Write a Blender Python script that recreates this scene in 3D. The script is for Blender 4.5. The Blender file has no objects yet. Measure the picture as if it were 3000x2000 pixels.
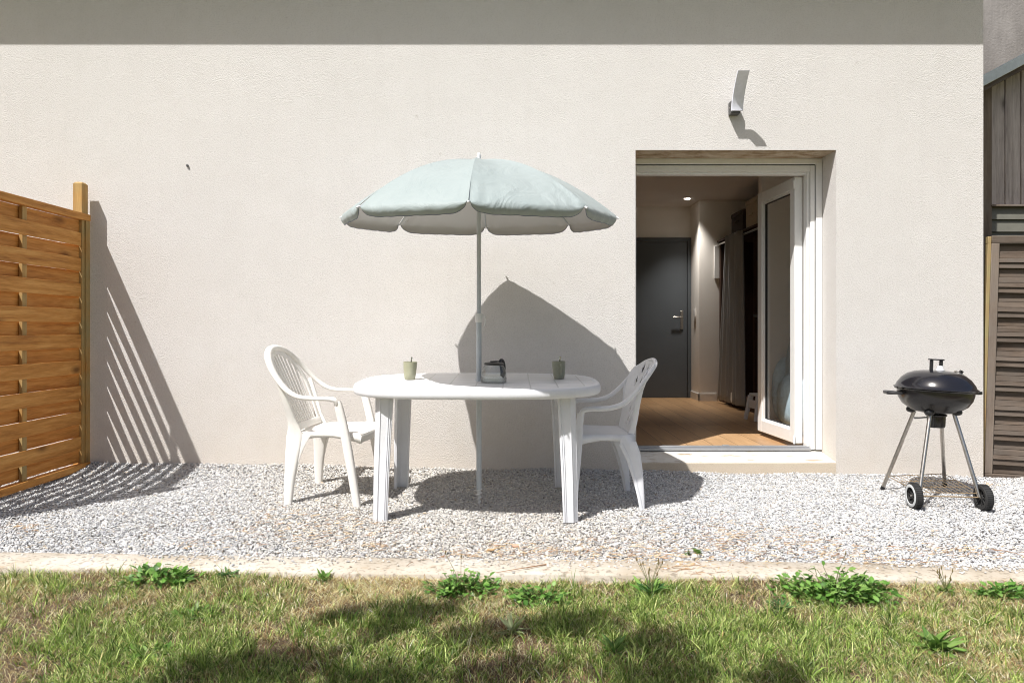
import bpy, bmesh, math, random
import numpy as np
from mathutils import Vector, Matrix, Euler

R = math.radians
random.seed(7)
rng = np.random.default_rng(11)
scene = bpy.context.scene
COL = scene.collection

# ------------------------------------------------------------------ camera
cam_d = bpy.data.cameras.new("camera")
cam = bpy.data.objects.new("camera", cam_d)
COL.objects.link(cam)
cam.location = (0, 0, 1.0)
cam.rotation_euler = (R(90), 0, 0)
cam_d.lens = 24.0
cam_d.sensor_width = 36.0
cam_d.shift_x = -4 / 3000
cam_d.shift_y = -36 / 3000
cam_d.clip_start = 0.05
cam_d.clip_end = 400
scene.camera = cam

# ------------------------------------------------------------------ world, sun
KX, KZ = 0.90, 2.07                      # light travels along (KX, 1, -KZ)
SUN = Vector((KX, 1, -KZ)).normalized()
elev = math.asin(-SUN.z)
world = bpy.data.worlds.new("World")
scene.world = world
world.use_nodes = True
wn = world.node_tree
bg = wn.nodes["Background"]
sky = wn.nodes.new("ShaderNodeTexSky")
sky.sky_type = 'NISHITA'
sky.sun_disc = False
sky.sun_elevation = elev
sky.sun_rotation = math.atan2(-SUN.x, -SUN.y)
sky.air_density = 1.0
sky.dust_density = 3.5
sky.ozone_density = 0.6
wn.links.new(sky.outputs[0], bg.inputs[0])
bg.inputs[1].default_value = 0.075
sun_d = bpy.data.lights.new("sun", 'SUN')
sun_d.energy = 5.0
sun_d.angle = R(0.5)
sun_d.color = (1.0, 0.975, 0.94)
sun = bpy.data.objects.new("sun", sun_d)
COL.objects.link(sun)
sun.rotation_euler = SUN.to_track_quat('-Z', 'Y').to_euler()
sun.location = (-6, -6, 12)
scene.view_settings.view_transform = 'Standard'
scene.view_settings.look = 'None'
scene.view_settings.exposure = 0.36
scene.view_settings.gamma = 1
scene.cycles.max_bounces = 10
scene.cycles.diffuse_bounces = 6
scene.cycles.transparent_max_bounces = 12
scene.cycles.caustics_reflective = False
scene.cycles.caustics_refractive = False
scene.cycles.sample_clamp_indirect = 6
scene.cycles.filter_width = 1.05

WALL_Y = 4.74


def P(px, py, d):
    return Vector(((px - 1504) / 2000 * d, d, 1 + (964 - py) / 2000 * d))


# ------------------------------------------------------------------ materials
class NT:
    def __init__(self, name):
        self.m = bpy.data.materials.new(name)
        self.m.use_nodes = True
        self.t = self.m.node_tree
        self.b = self.t.nodes["Principled BSDF"]
        self.out = self.t.nodes["Material Output"]

    def n(self, typ, **kw):
        nd = self.t.nodes.new(typ)
        for k, v in kw.items():
            if k.startswith("i_"):
                nd.inputs[k[2:].replace("_", " ")].default_value = v
            else:
                setattr(nd, k, v)
        return nd

    def l(self, a, b):
        self.t.links.new(a, b)

    def coords(self, scale=(1, 1, 1), kind="Object", rot=(0, 0, 0)):
        tc = self.n("ShaderNodeTexCoord")
        mp = self.n("ShaderNodeMapping")
        mp.inputs["Scale"].default_value = scale
        mp.inputs["Rotation"].default_value = rot
        self.l(tc.outputs[kind], mp.inputs[0])
        return mp.outputs[0]

    def noise(self, vec, scale, detail=4, rough=0.55, dist=0):
        nd = self.n("ShaderNodeTexNoise")
        nd.inputs["Scale"].default_value = scale
        nd.inputs["Detail"].default_value = detail
        nd.inputs["Roughness"].default_value = rough
        nd.inputs["Distortion"].default_value = dist
        self.l(vec, nd.inputs["Vector"])
        return nd.outputs["Fac"]

    def ramp(self, fac, stops):
        nd = self.n("ShaderNodeValToRGB")
        el = nd.color_ramp.elements
        while len(el) < len(stops):
            el.new(0.5)
        for e, (p, c) in zip(el, stops):
            e.position = p
            e.color = (*c, 1) if len(c) == 3 else c
        self.l(fac, nd.inputs[0])
        return nd.outputs[0]

    def mix(self, fac, a, b, mode='MIX'):
        nd = self.n("ShaderNodeMix", data_type='RGBA', blend_type=mode)
        for sock, v in ((nd.inputs[0], fac), (nd.inputs[6], a), (nd.inputs[7], b)):
            if isinstance(v, (int, float)):
                sock.default_value = v
            elif isinstance(v, tuple):
                sock.default_value = (*v, 1)
            else:
                self.l(v, sock)
        return nd.outputs[2]

    def math(self, op, a, b=0.0):
        nd = self.n("ShaderNodeMath", operation=op)
        for s, v in ((nd.inputs[0], a), (nd.inputs[1], b)):
            if isinstance(v, (int, float)):
                s.default_value = v
            else:
                self.l(v, s)
        return nd.outputs[0]

    def bump(self, h, strength=0.3, dist=0.01):
        nd = self.n("ShaderNodeBump")
        nd.inputs["Strength"].default_value = strength
        nd.inputs["Distance"].default_value = dist
        self.l(h, nd.inputs["Height"])
        self.l(nd.outputs[0], self.b.inputs["Normal"])
        return nd

    def color(self, c):
        if isinstance(c, tuple):
            self.b.inputs["Base Color"].default_value = (*c, 1)
        else:
            self.l(c, self.b.inputs["Base Color"])

    def set(self, **kw):
        for k, v in kw.items():
            self.b.inputs[k.replace("_", " ")].default_value = v
        return self


def plain(name, c, rough=0.5, metal=0.0, var=0.06, bump=0.0, scale=30, spec=0.5, dirt=None):
    t = NT(name)
    v = t.coords()
    f = t.noise(v, scale, 5)
    lo = tuple(x * (1 - var) for x in c)
    hi = tuple(min(1, x * (1 + var)) for x in c)
    col = t.ramp(f, [(0.3, lo), (0.7, hi)])
    if dirt:
        g = t.ramp(t.noise(t.coords((1, 1, .35)), 9, 6, .7), [(0.52, (0, 0, 0)), (0.75, (1, 1, 1))])
        col = t.mix(t.math('MULTIPLY', g, dirt[1]), col, dirt[0])
    t.color(col)
    t.set(Roughness=rough, Metallic=metal)
    t.b.inputs["Specular IOR Level"].default_value = spec
    if bump:
        t.bump(f, bump, 0.004)
    return t.m


def stucco(name, c_lo, c_hi, stain=(0.60, 0.50, 0.38)):
    t = NT(name)
    v = t.coords()
    big = t.noise(v, 0.9, 4, 0.6)
    mid = t.noise(v, 7, 5, 0.6)
    fine = t.noise(t.coords((1, 1, 1.35)), 112, 3, 0.65, 0.3)
    fine2 = t.noise(v, 210, 2, 0.5)
    col = t.ramp(big, [(0.3, c_lo), (0.7, c_hi)])
    col = t.mix(0.05, col, t.ramp(mid, [(0.35, (0.55, 0.5, 0.44)), (0.65, (0.9, 0.88, 0.86))]))
    # pores of the render, darker hollows
    pore = t.ramp(fine, [(0.30, (0.70, 0.70, 0.70)), (0.50, (1, 1, 1))])
    col = t.mix(0.6, col, pore, 'MULTIPLY')
    # splash-back staining low on the wall
    tc = t.n("ShaderNodeTexCoord")
    sp = t.n("ShaderNodeSeparateXYZ")
    t.l(tc.outputs["Object"], sp.inputs[0])
    z = t.math('ADD', sp.outputs[2], t.math('MULTIPLY', mid, 0.35))
    low = t.ramp(z, [(0.12, (1, 1, 1)), (0.50, (.45, .45, .45)), (1.15, (0, 0, 0))])
    col = t.mix(t.math('MULTIPLY', low, 0.42), col, stain)
    # faint vertical run-off marks and a few grey blotches
    run = t.noise(t.coords((9, 9, .5)), 1.6, 5, .6)
    col = t.mix(t.math('MULTIPLY', t.ramp(run, [(.52, (0, 0, 0)), (.75, (1, 1, 1))]), .05), col, (.42, .38, .34))
    sp_ = t.noise(v, 17, 2, .5)
    col = t.mix(t.math('MULTIPLY', t.ramp(sp_, [(.78, (0, 0, 0)), (.80, (1, 1, 1))]), .22), col, (.30, .26, .22))
    t.color(col)
    h = t.math('ADD', fine, t.math('MULTIPLY', fine2, 0.4))
    t.bump(h, 0.75, 0.0056)
    t.set(Roughness=0.92)
    t.b.inputs["Specular IOR Level"].default_value = 0.15
    return t.m


def wood(name, dark, mid, light, axis=1, scale=1.0, rough=0.65, knot=0.7, grey=None, bump=0.25):
    t = NT(name)
    s = [14, 14, 14]
    s[axis] = 1.1
    v = t.coords(tuple(x * scale for x in s))
    oi = t.n("ShaderNodeObjectInfo")
    g = t.noise(v, 1.6, 8, 0.65, 0.7)
    g2 = t.noise(v, 9, 4, 0.6)
    col = t.ramp(g, [(0.25, dark), (0.48, mid), (0.75, light)])
    col = t.mix(0.22, col, t.ramp(g2, [(0.35, dark), (0.65, light)]))
    # knots
    ks = [5.5, 5.5, 5.5]
    ks[axis] = 2.6
    vo = t.n("ShaderNodeTexVoronoi")
    t.l(t.coords(tuple(ks)), vo.inputs["Vector"])
    vo.inputs["Scale"].default_value = 1.0
    k = t.ramp(vo.outputs["Distance"], [(0.07, (1, 1, 1)), (0.13, (.45, .45, .45)), (0.21, (0, 0, 0))])
    col = t.mix(t.math('MULTIPLY', k, knot), col, tuple(x * 0.35 for x in dark))
    if grey:
        big = t.noise(t.coords((1.5, 1.5, 1.5)), 2.2, 5, 0.6)
        col = t.mix(t.ramp(big, [(0.35, (0, 0, 0)), (0.65, (1, 1, 1))]), col, grey)
    t.color(col)
    t.bump(t.math('ADD', g, t.math('MULTIPLY', g2, 0.5)), bump, 0.003)
    t.set(Roughness=rough)
    t.b.inputs["Specular IOR Level"].default_value = 0.25
    return t.m


def thin_glass(name, tint=(0.93, 0.96, 0.95), refl=1.0, edge=((.9, .92, .92), 6.0)):
    t = NT(name)
    t.t.nodes.remove(t.b)
    tr = t.n("ShaderNodeBsdfTransparent")
    tr.inputs[0].default_value = (*tint, 1)
    lw0 = t.n("ShaderNodeLayerWeight"); lw0.inputs[0].default_value = 0.5
    t.l(t.mix(t.math('POWER', lw0.outputs['Facing'], edge[1]), tint, edge[0]), tr.inputs[0])
    gl = t.n("ShaderNodeBsdfGlossy")
    gl.inputs["Roughness"].default_value = 0.02
    gl.inputs["Color"].default_value = (1, 1, 1, 1)
    lw = t.n("ShaderNodeLayerWeight")
    lw.inputs[0].default_value = 0.5
    f = t.math('MULTIPLY', t.math('POWER', lw.outputs["Facing"], 5.0), 0.85)
    f = t.math('ADD', f, 0.045 * refl)
    mx = t.n("ShaderNodeMixShader")
    t.l(f, mx.inputs[0])
    t.l(tr.outputs[0], mx.inputs[1])
    t.l(gl.outputs[0], mx.inputs[2])
    t.l(mx.outputs[0], t.out.inputs[0])
    return t.m


M = {}
M['stucco'] = stucco("render_cream", (0.69, 0.667, 0.645), (0.725, 0.702, 0.68))
M['soffit_stone'] = None
M['plinth'] = stucco("render_plinth", (0.55, 0.47, 0.37), (0.64, 0.56, 0.45))
M['white_plastic'] = plain("white_plastic", (0.79, 0.80, 0.83), 0.36, var=0.02, dirt=((0.40, 0.38, 0.33), 0.20))
M['ivory_plastic'] = plain("ivory_plastic", (0.82, 0.80, 0.76), 0.42, var=0.02, dirt=((0.42, 0.36, 0.27), 0.24))
M['pvc'] = plain("white_pvc", (0.80, 0.80, 0.79), 0.3, var=0.02, dirt=((0.5, 0.46, 0.38), 0.12))
M['black_gasket'] = plain("black_gasket", (0.02, 0.02, 0.022), 0.6)
M['glass'] = thin_glass("window_glass", (0.94, 0.97, 0.98), 1.6)
M['carafe_glass'] = thin_glass("carafe_glass", (0.90, 0.92, 0.92), 1.6, ((.12, .12, .13), 2.6))
M['black_plastic'] = plain("black_plastic", (0.018, 0.018, 0.02), 0.38)
M['enamel'] = plain("black_enamel", (0.012, 0.012, 0.016), 0.16, var=0.2, scale=12, spec=0.7)
M['enamel_low'] = plain("black_enamel_bowl", (0.014, 0.013, 0.014), 0.22, var=0.2, scale=12, spec=0.7)
M['steel'] = plain("brushed_steel", (0.55, 0.52, 0.48), 0.28, 1.0, var=0.15, scale=60)
M['rusty_wire'] = plain("rusty_wire", (0.42, 0.31, 0.19), 0.55, 0.6, var=0.3, scale=80)
M['alu'] = plain("lamp_aluminium", (0.80, 0.82, 0.92), 0.35, 0.0, var=0.05, scale=50)  # bluish sky reflection on the metal is put into the base colour
M['grey_metal'] = plain("dark_grey_metal", (0.10, 0.10, 0.10), 0.5, 0.3)
M['pole'] = plain("pole_paint", (0.50, 0.54, 0.57), 0.38, var=0.04, scale=40, dirt=((0.4, 0.38, 0.34), 0.15))
M['clear_plastic'] = plain("milky_plastic", (0.74, 0.74, 0.72), 0.35)
M['mug'] = plain("olive_glaze", (0.31, 0.31, 0.215), 0.28, var=0.05, scale=60)
M['mug_dark'] = plain("dark_olive_glaze", (0.30, 0.305, 0.23), 0.28, var=0.05, scale=60)
M['coffee'] = plain("dark_coffee", (0.02, 0.012, 0.008), 0.15)
M['spoon'] = plain("spoon_steel", (0.55, 0.58, 0.60), 0.2, 1.0)
M['hem_blue'] = plain('slate_piping', (0.16, 0.18, 0.25), 0.6)
M['sill_alu'] = plain('threshold_aluminium', (0.42, 0.43, 0.45), 0.4, 0.6)
M['tyre'] = plain("tyre_black", (0.022, 0.022, 0.022), 0.7, bump=0.3)
M['rim_grey'] = plain("wheel_ring_grey", (0.55, 0.57, 0.58), 0.45)
M['int_wall'] = plain("interior_paint", (0.82, 0.79, 0.75), 0.85, var=0.03, scale=3)
M['int_ceiling'] = plain("ceiling_paint", (0.72, 0.68, 0.65), 0.9, var=0.03, scale=3)
M['int_door'] = plain("anthracite_door", (0.080, 0.092, 0.105), 0.5, var=0.05, scale=4)
M['curtain'] = plain("grey_curtain_cloth", (0.33, 0.34, 0.35), 0.95, var=0.12, scale=200, bump=0.2)
M['closet'] = wood("wardrobe_wood", (0.03, 0.016, 0.012), (0.05, 0.028, 0.02), (0.08, 0.045, 0.032), 2, knot=0.1)
M['beige_box'] = plain("beige_cardboard", (0.42, 0.36, 0.27), 0.9)
M['dark_box'] = plain("dark_basket", (0.05, 0.035, 0.028), 0.9, bump=0.6, scale=120)
M['blue_cloth'] = plain("pale_blue_cloth", (0.55, 0.68, 0.76), 0.9, var=0.12, scale=25, bump=0.5)
M['green_plastic'] = plain("green_plastic", (0.02, 0.13, 0.07), 0.5)
M['pine_y'] = wood("treated_pine_rails", (0.24, 0.078, 0.014), (0.56, 0.245, 0.055), (0.76, 0.42, 0.135), 1)
M['pine_z'] = wood("treated_pine_posts", (0.26, 0.105, 0.025), (0.48, 0.26, 0.075), (0.62, 0.40, 0.15), 2,
                   grey=(0.36, 0.28, 0.13))
M['old_x'] = wood("weathered_slats", (0.022, 0.016, 0.012), (0.10, 0.073, 0.054), (0.26, 0.20, 0.155), 0,
                  grey=(0.13, 0.108, 0.09), knot=0.6)
M['old_z'] = wood("weathered_posts", (0.08, 0.055, 0.04), (0.17, 0.13, 0.10), (0.29, 0.23, 0.18), 2,
                  grey=(0.20, 0.17, 0.145), knot=0.6)
M['old_edge'] = wood("lichened_edge", (0.20, 0.11, 0.05), (0.34, 0.21, 0.10), (0.48, 0.34, 0.18), 2,
                     grey=(0.30, 0.27, 0.13), knot=0.5)
M['shed_z'] = wood("silvered_boards", (0.22, 0.185, 0.18), (0.46, 0.41, 0.40), (0.62, 0.57, 0.56), 2, knot=0.8)
M['flashing'] = plain("zinc_flashing", (0.62, 0.68, 0.72), 0.45, 0.1, var=0.1)
M['siding'] = plain("painted_siding", (0.15, 0.145, 0.12), 0.6, var=0.15, scale=8)
M['roof'] = plain("roof_tile", (0.20, 0.12, 0.08), 0.85)


def special_materials():
    # rough old concrete of the neighbour's building
    t = NT("old_concrete")
    v = t.coords()
    a = t.noise(v, 1.8, 7, 0.7)
    st = t.noise(t.coords((3, 3, .5)), 2.0, 6, 0.65)
    sp = t.noise(v, 38, 3, 0.6)
    col = t.ramp(a, [(0.3, (0.20, 0.185, 0.175)), (0.7, (0.31, 0.29, 0.275))])
    col = t.mix(0.3, col, t.ramp(st, [(0.35, (0.13, 0.115, 0.11)), (0.65, (0.36, 0.33, 0.32))]))
    col = t.mix(t.ramp(sp, [(0.70, (0, 0, 0)), (0.74, (1, 1, 1))]), col, (0.5, 0.48, 0.46))
    t.color(col); t.bump(sp, 0.5, 0.01); t.set(Roughness=0.95)
    M['old_concrete'] = t.m
    # kerb concrete
    t = NT("kerb_concrete")
    v = t.coords()
    a = t.noise(v, 2.2, 6, 0.65)
    b = t.noise(v, 45, 4, 0.6)
    c = t.noise(v, 11, 5, 0.7)
    col = t.ramp(a, [(0.32, (0.38, 0.325, 0.25)), (0.5, (0.48, 0.43, 0.36)), (0.68, (0.58, 0.545, 0.485))])
    col = t.mix(t.ramp(c, [(0.55, (0, 0, 0)), (0.8, (1, 1, 1))]), col, (0.36, 0.27, 0.17))
    col = t.mix(0.75, col, t.ramp(b, [(0.36, (0.45, 0.43, 0.40)), (0.47, (1, 1, 1))]), 'MULTIPLY')
    t.color(col); t.bump(t.math('ADD', b, t.math('MULTIPLY', c, 1.5)), 0.6, 0.006); t.set(Roughness=0.93)
    M['kerb'] = t.m
    # door sill: painted cement, worn
    t = NT("sill_cement")
    v = t.coords()
    a = t.noise(v, 6, 6, 0.7)
    s = t.noise(t.coords((1, 5, 1)), 5, 6, 0.7, 0.6)
    col = t.ramp(a, [(0.3, (0.55, 0.51, 0.44)), (0.6, (0.72, 0.71, 0.67))])
    col = t.mix(t.ramp(s, [(0.54, (0, 0, 0)), (0.66, (1, 1, 1))]), col, (0.34, 0.25, 0.17))
    t.color(col); t.bump(a, 0.4, 0.006); t.set(Roughness=0.85)
    M['sill'] = t.m
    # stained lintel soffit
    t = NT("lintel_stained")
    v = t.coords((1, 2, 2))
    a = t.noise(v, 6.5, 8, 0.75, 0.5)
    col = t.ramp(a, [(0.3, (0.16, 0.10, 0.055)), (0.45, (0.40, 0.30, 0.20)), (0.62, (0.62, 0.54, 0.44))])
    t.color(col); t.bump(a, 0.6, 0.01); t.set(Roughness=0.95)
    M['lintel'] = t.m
    # laminate
    t = NT("oak_laminate")
    br = t.n("ShaderNodeTexBrick")
    br.offset = 0.37
    t.l(t.coords((1, 1, 1), rot=(0, 0, R(90))), br.inputs["Vector"])
    br.inputs["Scale"].default_value = 1.0
    br.inputs["Brick Width"].default_value = 1.25
    br.inputs["Row Height"].default_value = 0.19
    br.inputs["Mortar Size"].default_value = 0.0022
    br.inputs["Color1"].default_value = (0.44, 0.26, 0.13, 1)
    br.inputs["Color2"].default_value = (0.60, 0.38, 0.20, 1)
    br.inputs["Mortar"].default_value = (0.08, 0.04, 0.02, 1)
    g = t.noise(t.coords((12, 1, 1)), 3, 7, 0.7, 0.8)
    col = t.mix(0.5, br.outputs[0], t.ramp(g, [(0.3, (0.45, 0.40, 0.36)), (0.65, (1, 1, 1))]), 'MULTIPLY')
    t.color(col); t.set(Roughness=0.38)
    M['laminate'] = t.m
    # ground under gravel
    t = NT("gravel_bed")
    v = t.coords()
    a = t.noise(v, 130, 3, 0.7)
    b = t.noise(v, 3, 5, 0.6)
    col = t.ramp(a, [(0.35, (0.05, 0.045, 0.04)), (0.6, (0.24, 0.22, 0.20))])
    col = t.mix(t.ramp(b, [(0.5, (0, 0, 0)), (0.8, (0.5, 0.5, 0.5))]), col, (0.22, 0.15, 0.09))
    t.color(col); t.bump(a, 1.0, 0.01); t.set(Roughness=0.95)
    M['bed'] = t.m
    # lawn soil
    t = NT("lawn_soil")
    v = t.coords()
    a = t.noise(v, 4, 6, 0.65)
    b = t.noise(v, 60, 4, 0.7)
    col = t.ramp(a, [(0.35, (0.085, 0.058, 0.033)), (0.65, (0.19, 0.125, 0.078))])
    col = t.mix(0.6, col, t.ramp(b, [(0.35, (0.4, 0.4, 0.4)), (0.65, (1, 1, 1))]), 'MULTIPLY')
    t.color(col); t.bump(b, 0.8, 0.01); t.set(Roughness=0.95)
    M['soil'] = t.m
    t = NT("far_lawn")
    v = t.coords()
    a = t.noise(v, 3, 7, 0.7)
    t.color(t.ramp(a, [(0.35, (0.09, 0.11, 0.035)), (0.65, (0.22, 0.18, 0.08))])); t.set(Roughness=0.95)
    M['far_lawn'] = t.m

    # attribute driven: stones, grass, leaves
    def attr(name, rough, transl=0.0, spec=0.3):
        t = NT(name)
        a = t.n("ShaderNodeAttribute")
        a.attribute_name = "tint"
        t.color(a.outputs["Color"])
        t.set(Roughness=rough)
        t.b.inputs["Specular IOR Level"].default_value = spec
        if transl:
            tl = t.n("ShaderNodeBsdfTranslucent")
            t.l(a.outputs["Color"], tl.inputs[0])
            mx = t.n("ShaderNodeMixShader")
            mx.inputs[0].default_value = transl
            t.l(t.b.outputs[0], mx.inputs[1]); t.l(tl.outputs[0], mx.inputs[2])
            t.l(mx.outputs[0], t.out.inputs[0])
        return t.m
    M['stones'] = attr("gravel_stones", 0.85)
    M['blades'] = attr("grass_blades", 0.55, 0.25)
    M['leaves'] = attr("weed_leaves", 0.45, 0.35, 0.4)
    # parasol cloth
    t = NT("parasol_cloth")
    v = t.coords()
    w = t.noise(v, 4.5, 4, 0.55, 1.5)
    fine = t.noise(v, 260, 2)
    t.color(t.ramp(t.noise(v, 3, 4), [(0.3, (0.32, 0.38, 0.38)), (0.7, (0.365, 0.42, 0.42))]))
    t.set(Roughness=0.6)
    t.b.inputs["Sheen Weight"].default_value = 0.15
    t.bump(t.math('ADD', t.math('MULTIPLY', w, 1.0), t.math('MULTIPLY', fine, 0.03)), 0.5, 0.035)
    tl = t.n("ShaderNodeBsdfTranslucent")
    tl.inputs[0].default_value = (0.42, 0.44, 0.42, 1)
    mx = t.n("ShaderNodeMixShader"); mx.inputs[0].default_value = 0.14
    t.l(t.b.outputs[0], mx.inputs[1]); t.l(tl.outputs[0], mx.inputs[2])
    # silver-grey coated underside
    df = t.n("ShaderNodeBsdfDiffuse"); df.inputs[0].default_value = (0.52, 0.50, 0.49, 1)
    mx2 = t.n("ShaderNodeMixShader"); mx2.inputs[0].default_value = 0.12
    t.l(df.outputs[0], mx2.inputs[1]); t.l(tl.outputs[0], mx2.inputs[2])
    geo = t.n("ShaderNodeNewGeometry")
    mx3 = t.n("ShaderNodeMixShader")
    t.l(geo.outputs["Backfacing"], mx3.inputs[0])
    t.l(mx.outputs[0], mx3.inputs[1]); t.l(mx2.outputs[0], mx3.inputs[2])
    t.l(mx3.outputs[0], t.out.inputs[0])
    M['cloth'] = t.m
    # table top: white plastic moulded with tile grooves, coloured darker than the tiles
    t = NT("table_top_plastic")
    br = t.n("ShaderNodeTexBrick")
    br.offset = 0.0
    tc = t.coords((1, 1, 1))
    t.l(tc, br.inputs["Vector"])
    br.inputs["Scale"].default_value = 1.0
    br.inputs["Brick Width"].default_value = 0.145
    br.inputs["Row Height"].default_value = 0.145
    br.inputs["Mortar Size"].default_value = 0.0045
    br.inputs["Mortar Smooth"].default_value = 0.4
    br.inputs["Color1"].default_value = (0.78, 0.78, 0.79, 1)
    br.inputs["Color2"].default_value = (0.80, 0.80, 0.81, 1)
    br.inputs["Mortar"].default_value = (0.60, 0.60, 0.60, 1)
    t.color(br.outputs[0])
    inv = t.math('SUBTRACT', 1.0, br.outputs["Fac"])
    t.bump(inv, 0.5, 0.003)
    t.set(Roughness=0.36)
    M['table_top'] = t.m
    # lit spot
    t = NT("lit_downlight")
    t.b.inputs["Emission Color"].default_value = (1, 0.93, 0.8, 1)
    t.b.inputs["Emission Strength"].default_value = 12
    M['lit'] = t.m


special_materials()


# ------------------------------------------------------------------ mesh building
class MB:
    def __init__(self):
        self.v = []
        self.f = []
        self.mi = []
        self.cur = 0

    def add(self, vs, fs):
        o = len(self.v)
        self.v.extend([tuple(p) for p in vs])
        for f in fs:
            self.f.append(tuple(i + o for i in f))
            self.mi.append(self.cur)
        return self

    def quad(self, a, b, c, d):
        return self.add([a, b, c, d], [(0, 1, 2, 3)])

    def box(self, x0, x1, y0, y1, z0, z1, mat=None):
        vs = [Vector(p) for p in ((x0, y0, z0), (x1, y0, z0), (x1, y1, z0), (x0, y1, z0),
                                  (x0, y0, z1), (x1, y0, z1), (x1, y1, z1), (x0, y1, z1))]
        if mat is not None:
            vs = [mat @ p for p in vs]
        return self.add(vs, [(0, 3, 2, 1), (4, 5, 6, 7), (0, 1, 5, 4), (1, 2, 6, 5), (2, 3, 7, 6), (3, 0, 4, 7)])

    def sweep(self, path, sizes, up=(0, 0, 1), n=12, p=2.0, cap=True):
        """Superelliptic section (a across, b along up-ish) along a path."""
        path = [Vector(q) for q in path]
        up = Vector(up)
        rings = []
        for i, q in enumerate(path):
            if i == 0:
                t = path[1] - path[0]
            elif i == len(path) - 1:
                t = path[-1] - path[-2]
            else:
                t = (path[i + 1] - q).normalized() + (q - path[i - 1]).normalized()
            t.normalize()
            u = up - t * up.dot(t)
            if u.length < 1e-4:
                u = Vector((1, 0, 0)) - t * t.x
            u.normalize()
            s = t.cross(u)
            a, b = sizes[i] if isinstance(sizes, list) else sizes
            ring = []
            for k in range(n):
                th = 2 * math.pi * (k + 0.5) / n
                c, sn = math.cos(th), math.sin(th)
                x = math.copysign(abs(c) ** (2 / p), c) * a
                y = math.copysign(abs(sn) ** (2 / p), sn) * b
                ring.append(q + s * x + u * y)
            rings.append(ring)
        vs = [w for r in rings for w in r]
        fs = []
        for i in range(len(rings) - 1):
            for k in range(n):
                k2 = (k + 1) % n
                fs.append((i * n + k, i * n + k2, (i + 1) * n + k2, (i + 1) * n + k))
        if cap:
            fs.append(tuple(reversed(range(n))))
            fs.append(tuple((len(rings) - 1) * n + k for k in range(n)))
        return self.add(vs, fs)

    def tube(self, path, r, n=12, cap=True):
        sz = [(x, x) for x in r] if isinstance(r, (list, tuple)) else (r, r)
        if isinstance(sz, tuple):
            sz = [sz] * len(path)
        return self.sweep(path, sz, up=(0.13, 0.21, 0.97) if abs((Vector(path[-1]) - Vector(path[0])).normalized().z) < .9 else (1, 0.1, 0), n=n, cap=cap)

    def lathe(self, prof, centre=(0, 0, 0), n=32, mat=None, close=False):
        vs, fs = [], []
        m = len(prof)
        for k in range(n):
            a = 2 * math.pi * k / n
            for r, z in prof:
                p = Vector((r * math.cos(a), r * math.sin(a), z))
                if mat is not None:
                    p = mat @ p
                vs.append(p + Vector(centre))
        for k in range(n):
            k2 = (k + 1) % n
            rng_ = range(m) if close else range(m - 1)
            for i in rng_:
                j = (i + 1) % m
                fs.append((k * m + i, k2 * m + i, k2 * m + j, k * m + j))
        return self.add(vs, fs)

    def prism(self, poly, z0, z1, mat=None):
        n = len(poly)
        vs = [Vector((x, y, z0)) for x, y in poly] + [Vector((x, y, z1)) for x, y in poly]
        if mat is not None:
            vs = [mat @ p for p in vs]
        fs = [tuple(reversed(range(n))), tuple(range(n, 2 * n))]
        for i in range(n):
            j = (i + 1) % n
            fs.append((i, j, n + j, n + i))
        return self.add(vs, fs)

    def grid(self, fn, nu, nv, skip=None):
        vs = [fn(i / nu, j / nv) for i in range(nu + 1) for j in range(nv + 1)]
        fs = []
        for i in range(nu):
            for j in range(nv):
                if skip and skip((i + .5) / nu, (j + .5) / nv):
                    continue
                a = i * (nv + 1) + j
                fs.append((a, a + nv + 1, a + nv + 2, a + 1))
        return self.add(vs, fs)

    def build(self, name, mats, parent=None, bevel=0.0, smooth=40, solid=0.0, subsurf=0, seg=2, recalc=True):
        me = bpy.data.meshes.new(name)
        me.from_pydata(self.v, [], self.f)
        if recalc:
            bm = bmesh.new()
            bm.from_mesh(me)
            bmesh.ops.recalc_face_normals(bm, faces=bm.faces)
            bm.to_mesh(me)
            bm.free()
        mats = mats if isinstance(mats, (list, tuple)) else [mats]
        for m in mats:
            me.materials.append(M[m] if isinstance(m, str) else m)
        if len(mats) > 1:
            me.polygons.foreach_set("material_index", self.mi)
        if smooth:
            me.shade_smooth()
            me.set_sharp_from_angle(angle=R(smooth))
        o = bpy.data.objects.new(name, me)
        COL.objects.link(o)
        if parent is not None:
            o.parent = parent
        if solid:
            s = o.modifiers.new("solid", 'SOLIDIFY')
            s.thickness = solid
            s.offset = 0
        if bevel:
            b = o.modifiers.new("bevel", 'BEVEL')
            b.width = bevel
            b.segments = seg
            b.limit_method = 'ANGLE'
            b.angle_limit = R(35)
        if subsurf:
            s = o.modifiers.new("sub", 'SUBSURF')
            s.levels = s.render_levels = subsurf
        return o


def spline(pts, n=6):
    """Catmull-Rom through pts."""
    pts = [Vector(p) for p in pts]
    out = []
    for i in range(len(pts) - 1):
        p0 = pts[max(i - 1, 0)]; p1 = pts[i]; p2 = pts[i + 1]; p3 = pts[min(i + 2, len(pts) - 1)]
        for k in range(n):
            t = k / n
            out.append(0.5 * ((2 * p1) + (p2 - p0) * t + (2 * p0 - 5 * p1 + 4 * p2 - p3) * t * t
                              + (3 * p1 - p0 - 3 * p2 + p3) * t ** 3))
    out.append(pts[-1])
    return out


def lerp_sizes(sz, n_total):
    """sizes given at control points -> n_total values"""
    out = []
    m = len(sz) - 1
    for i in range(n_total):
        t = i / (n_total - 1) * m
        k = min(int(t), m - 1)
        f = t - k
        out.append((sz[k][0] * (1 - f) + sz[k + 1][0] * f, sz[k][1] * (1 - f) + sz[k + 1][1] * f))
    return out


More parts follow.
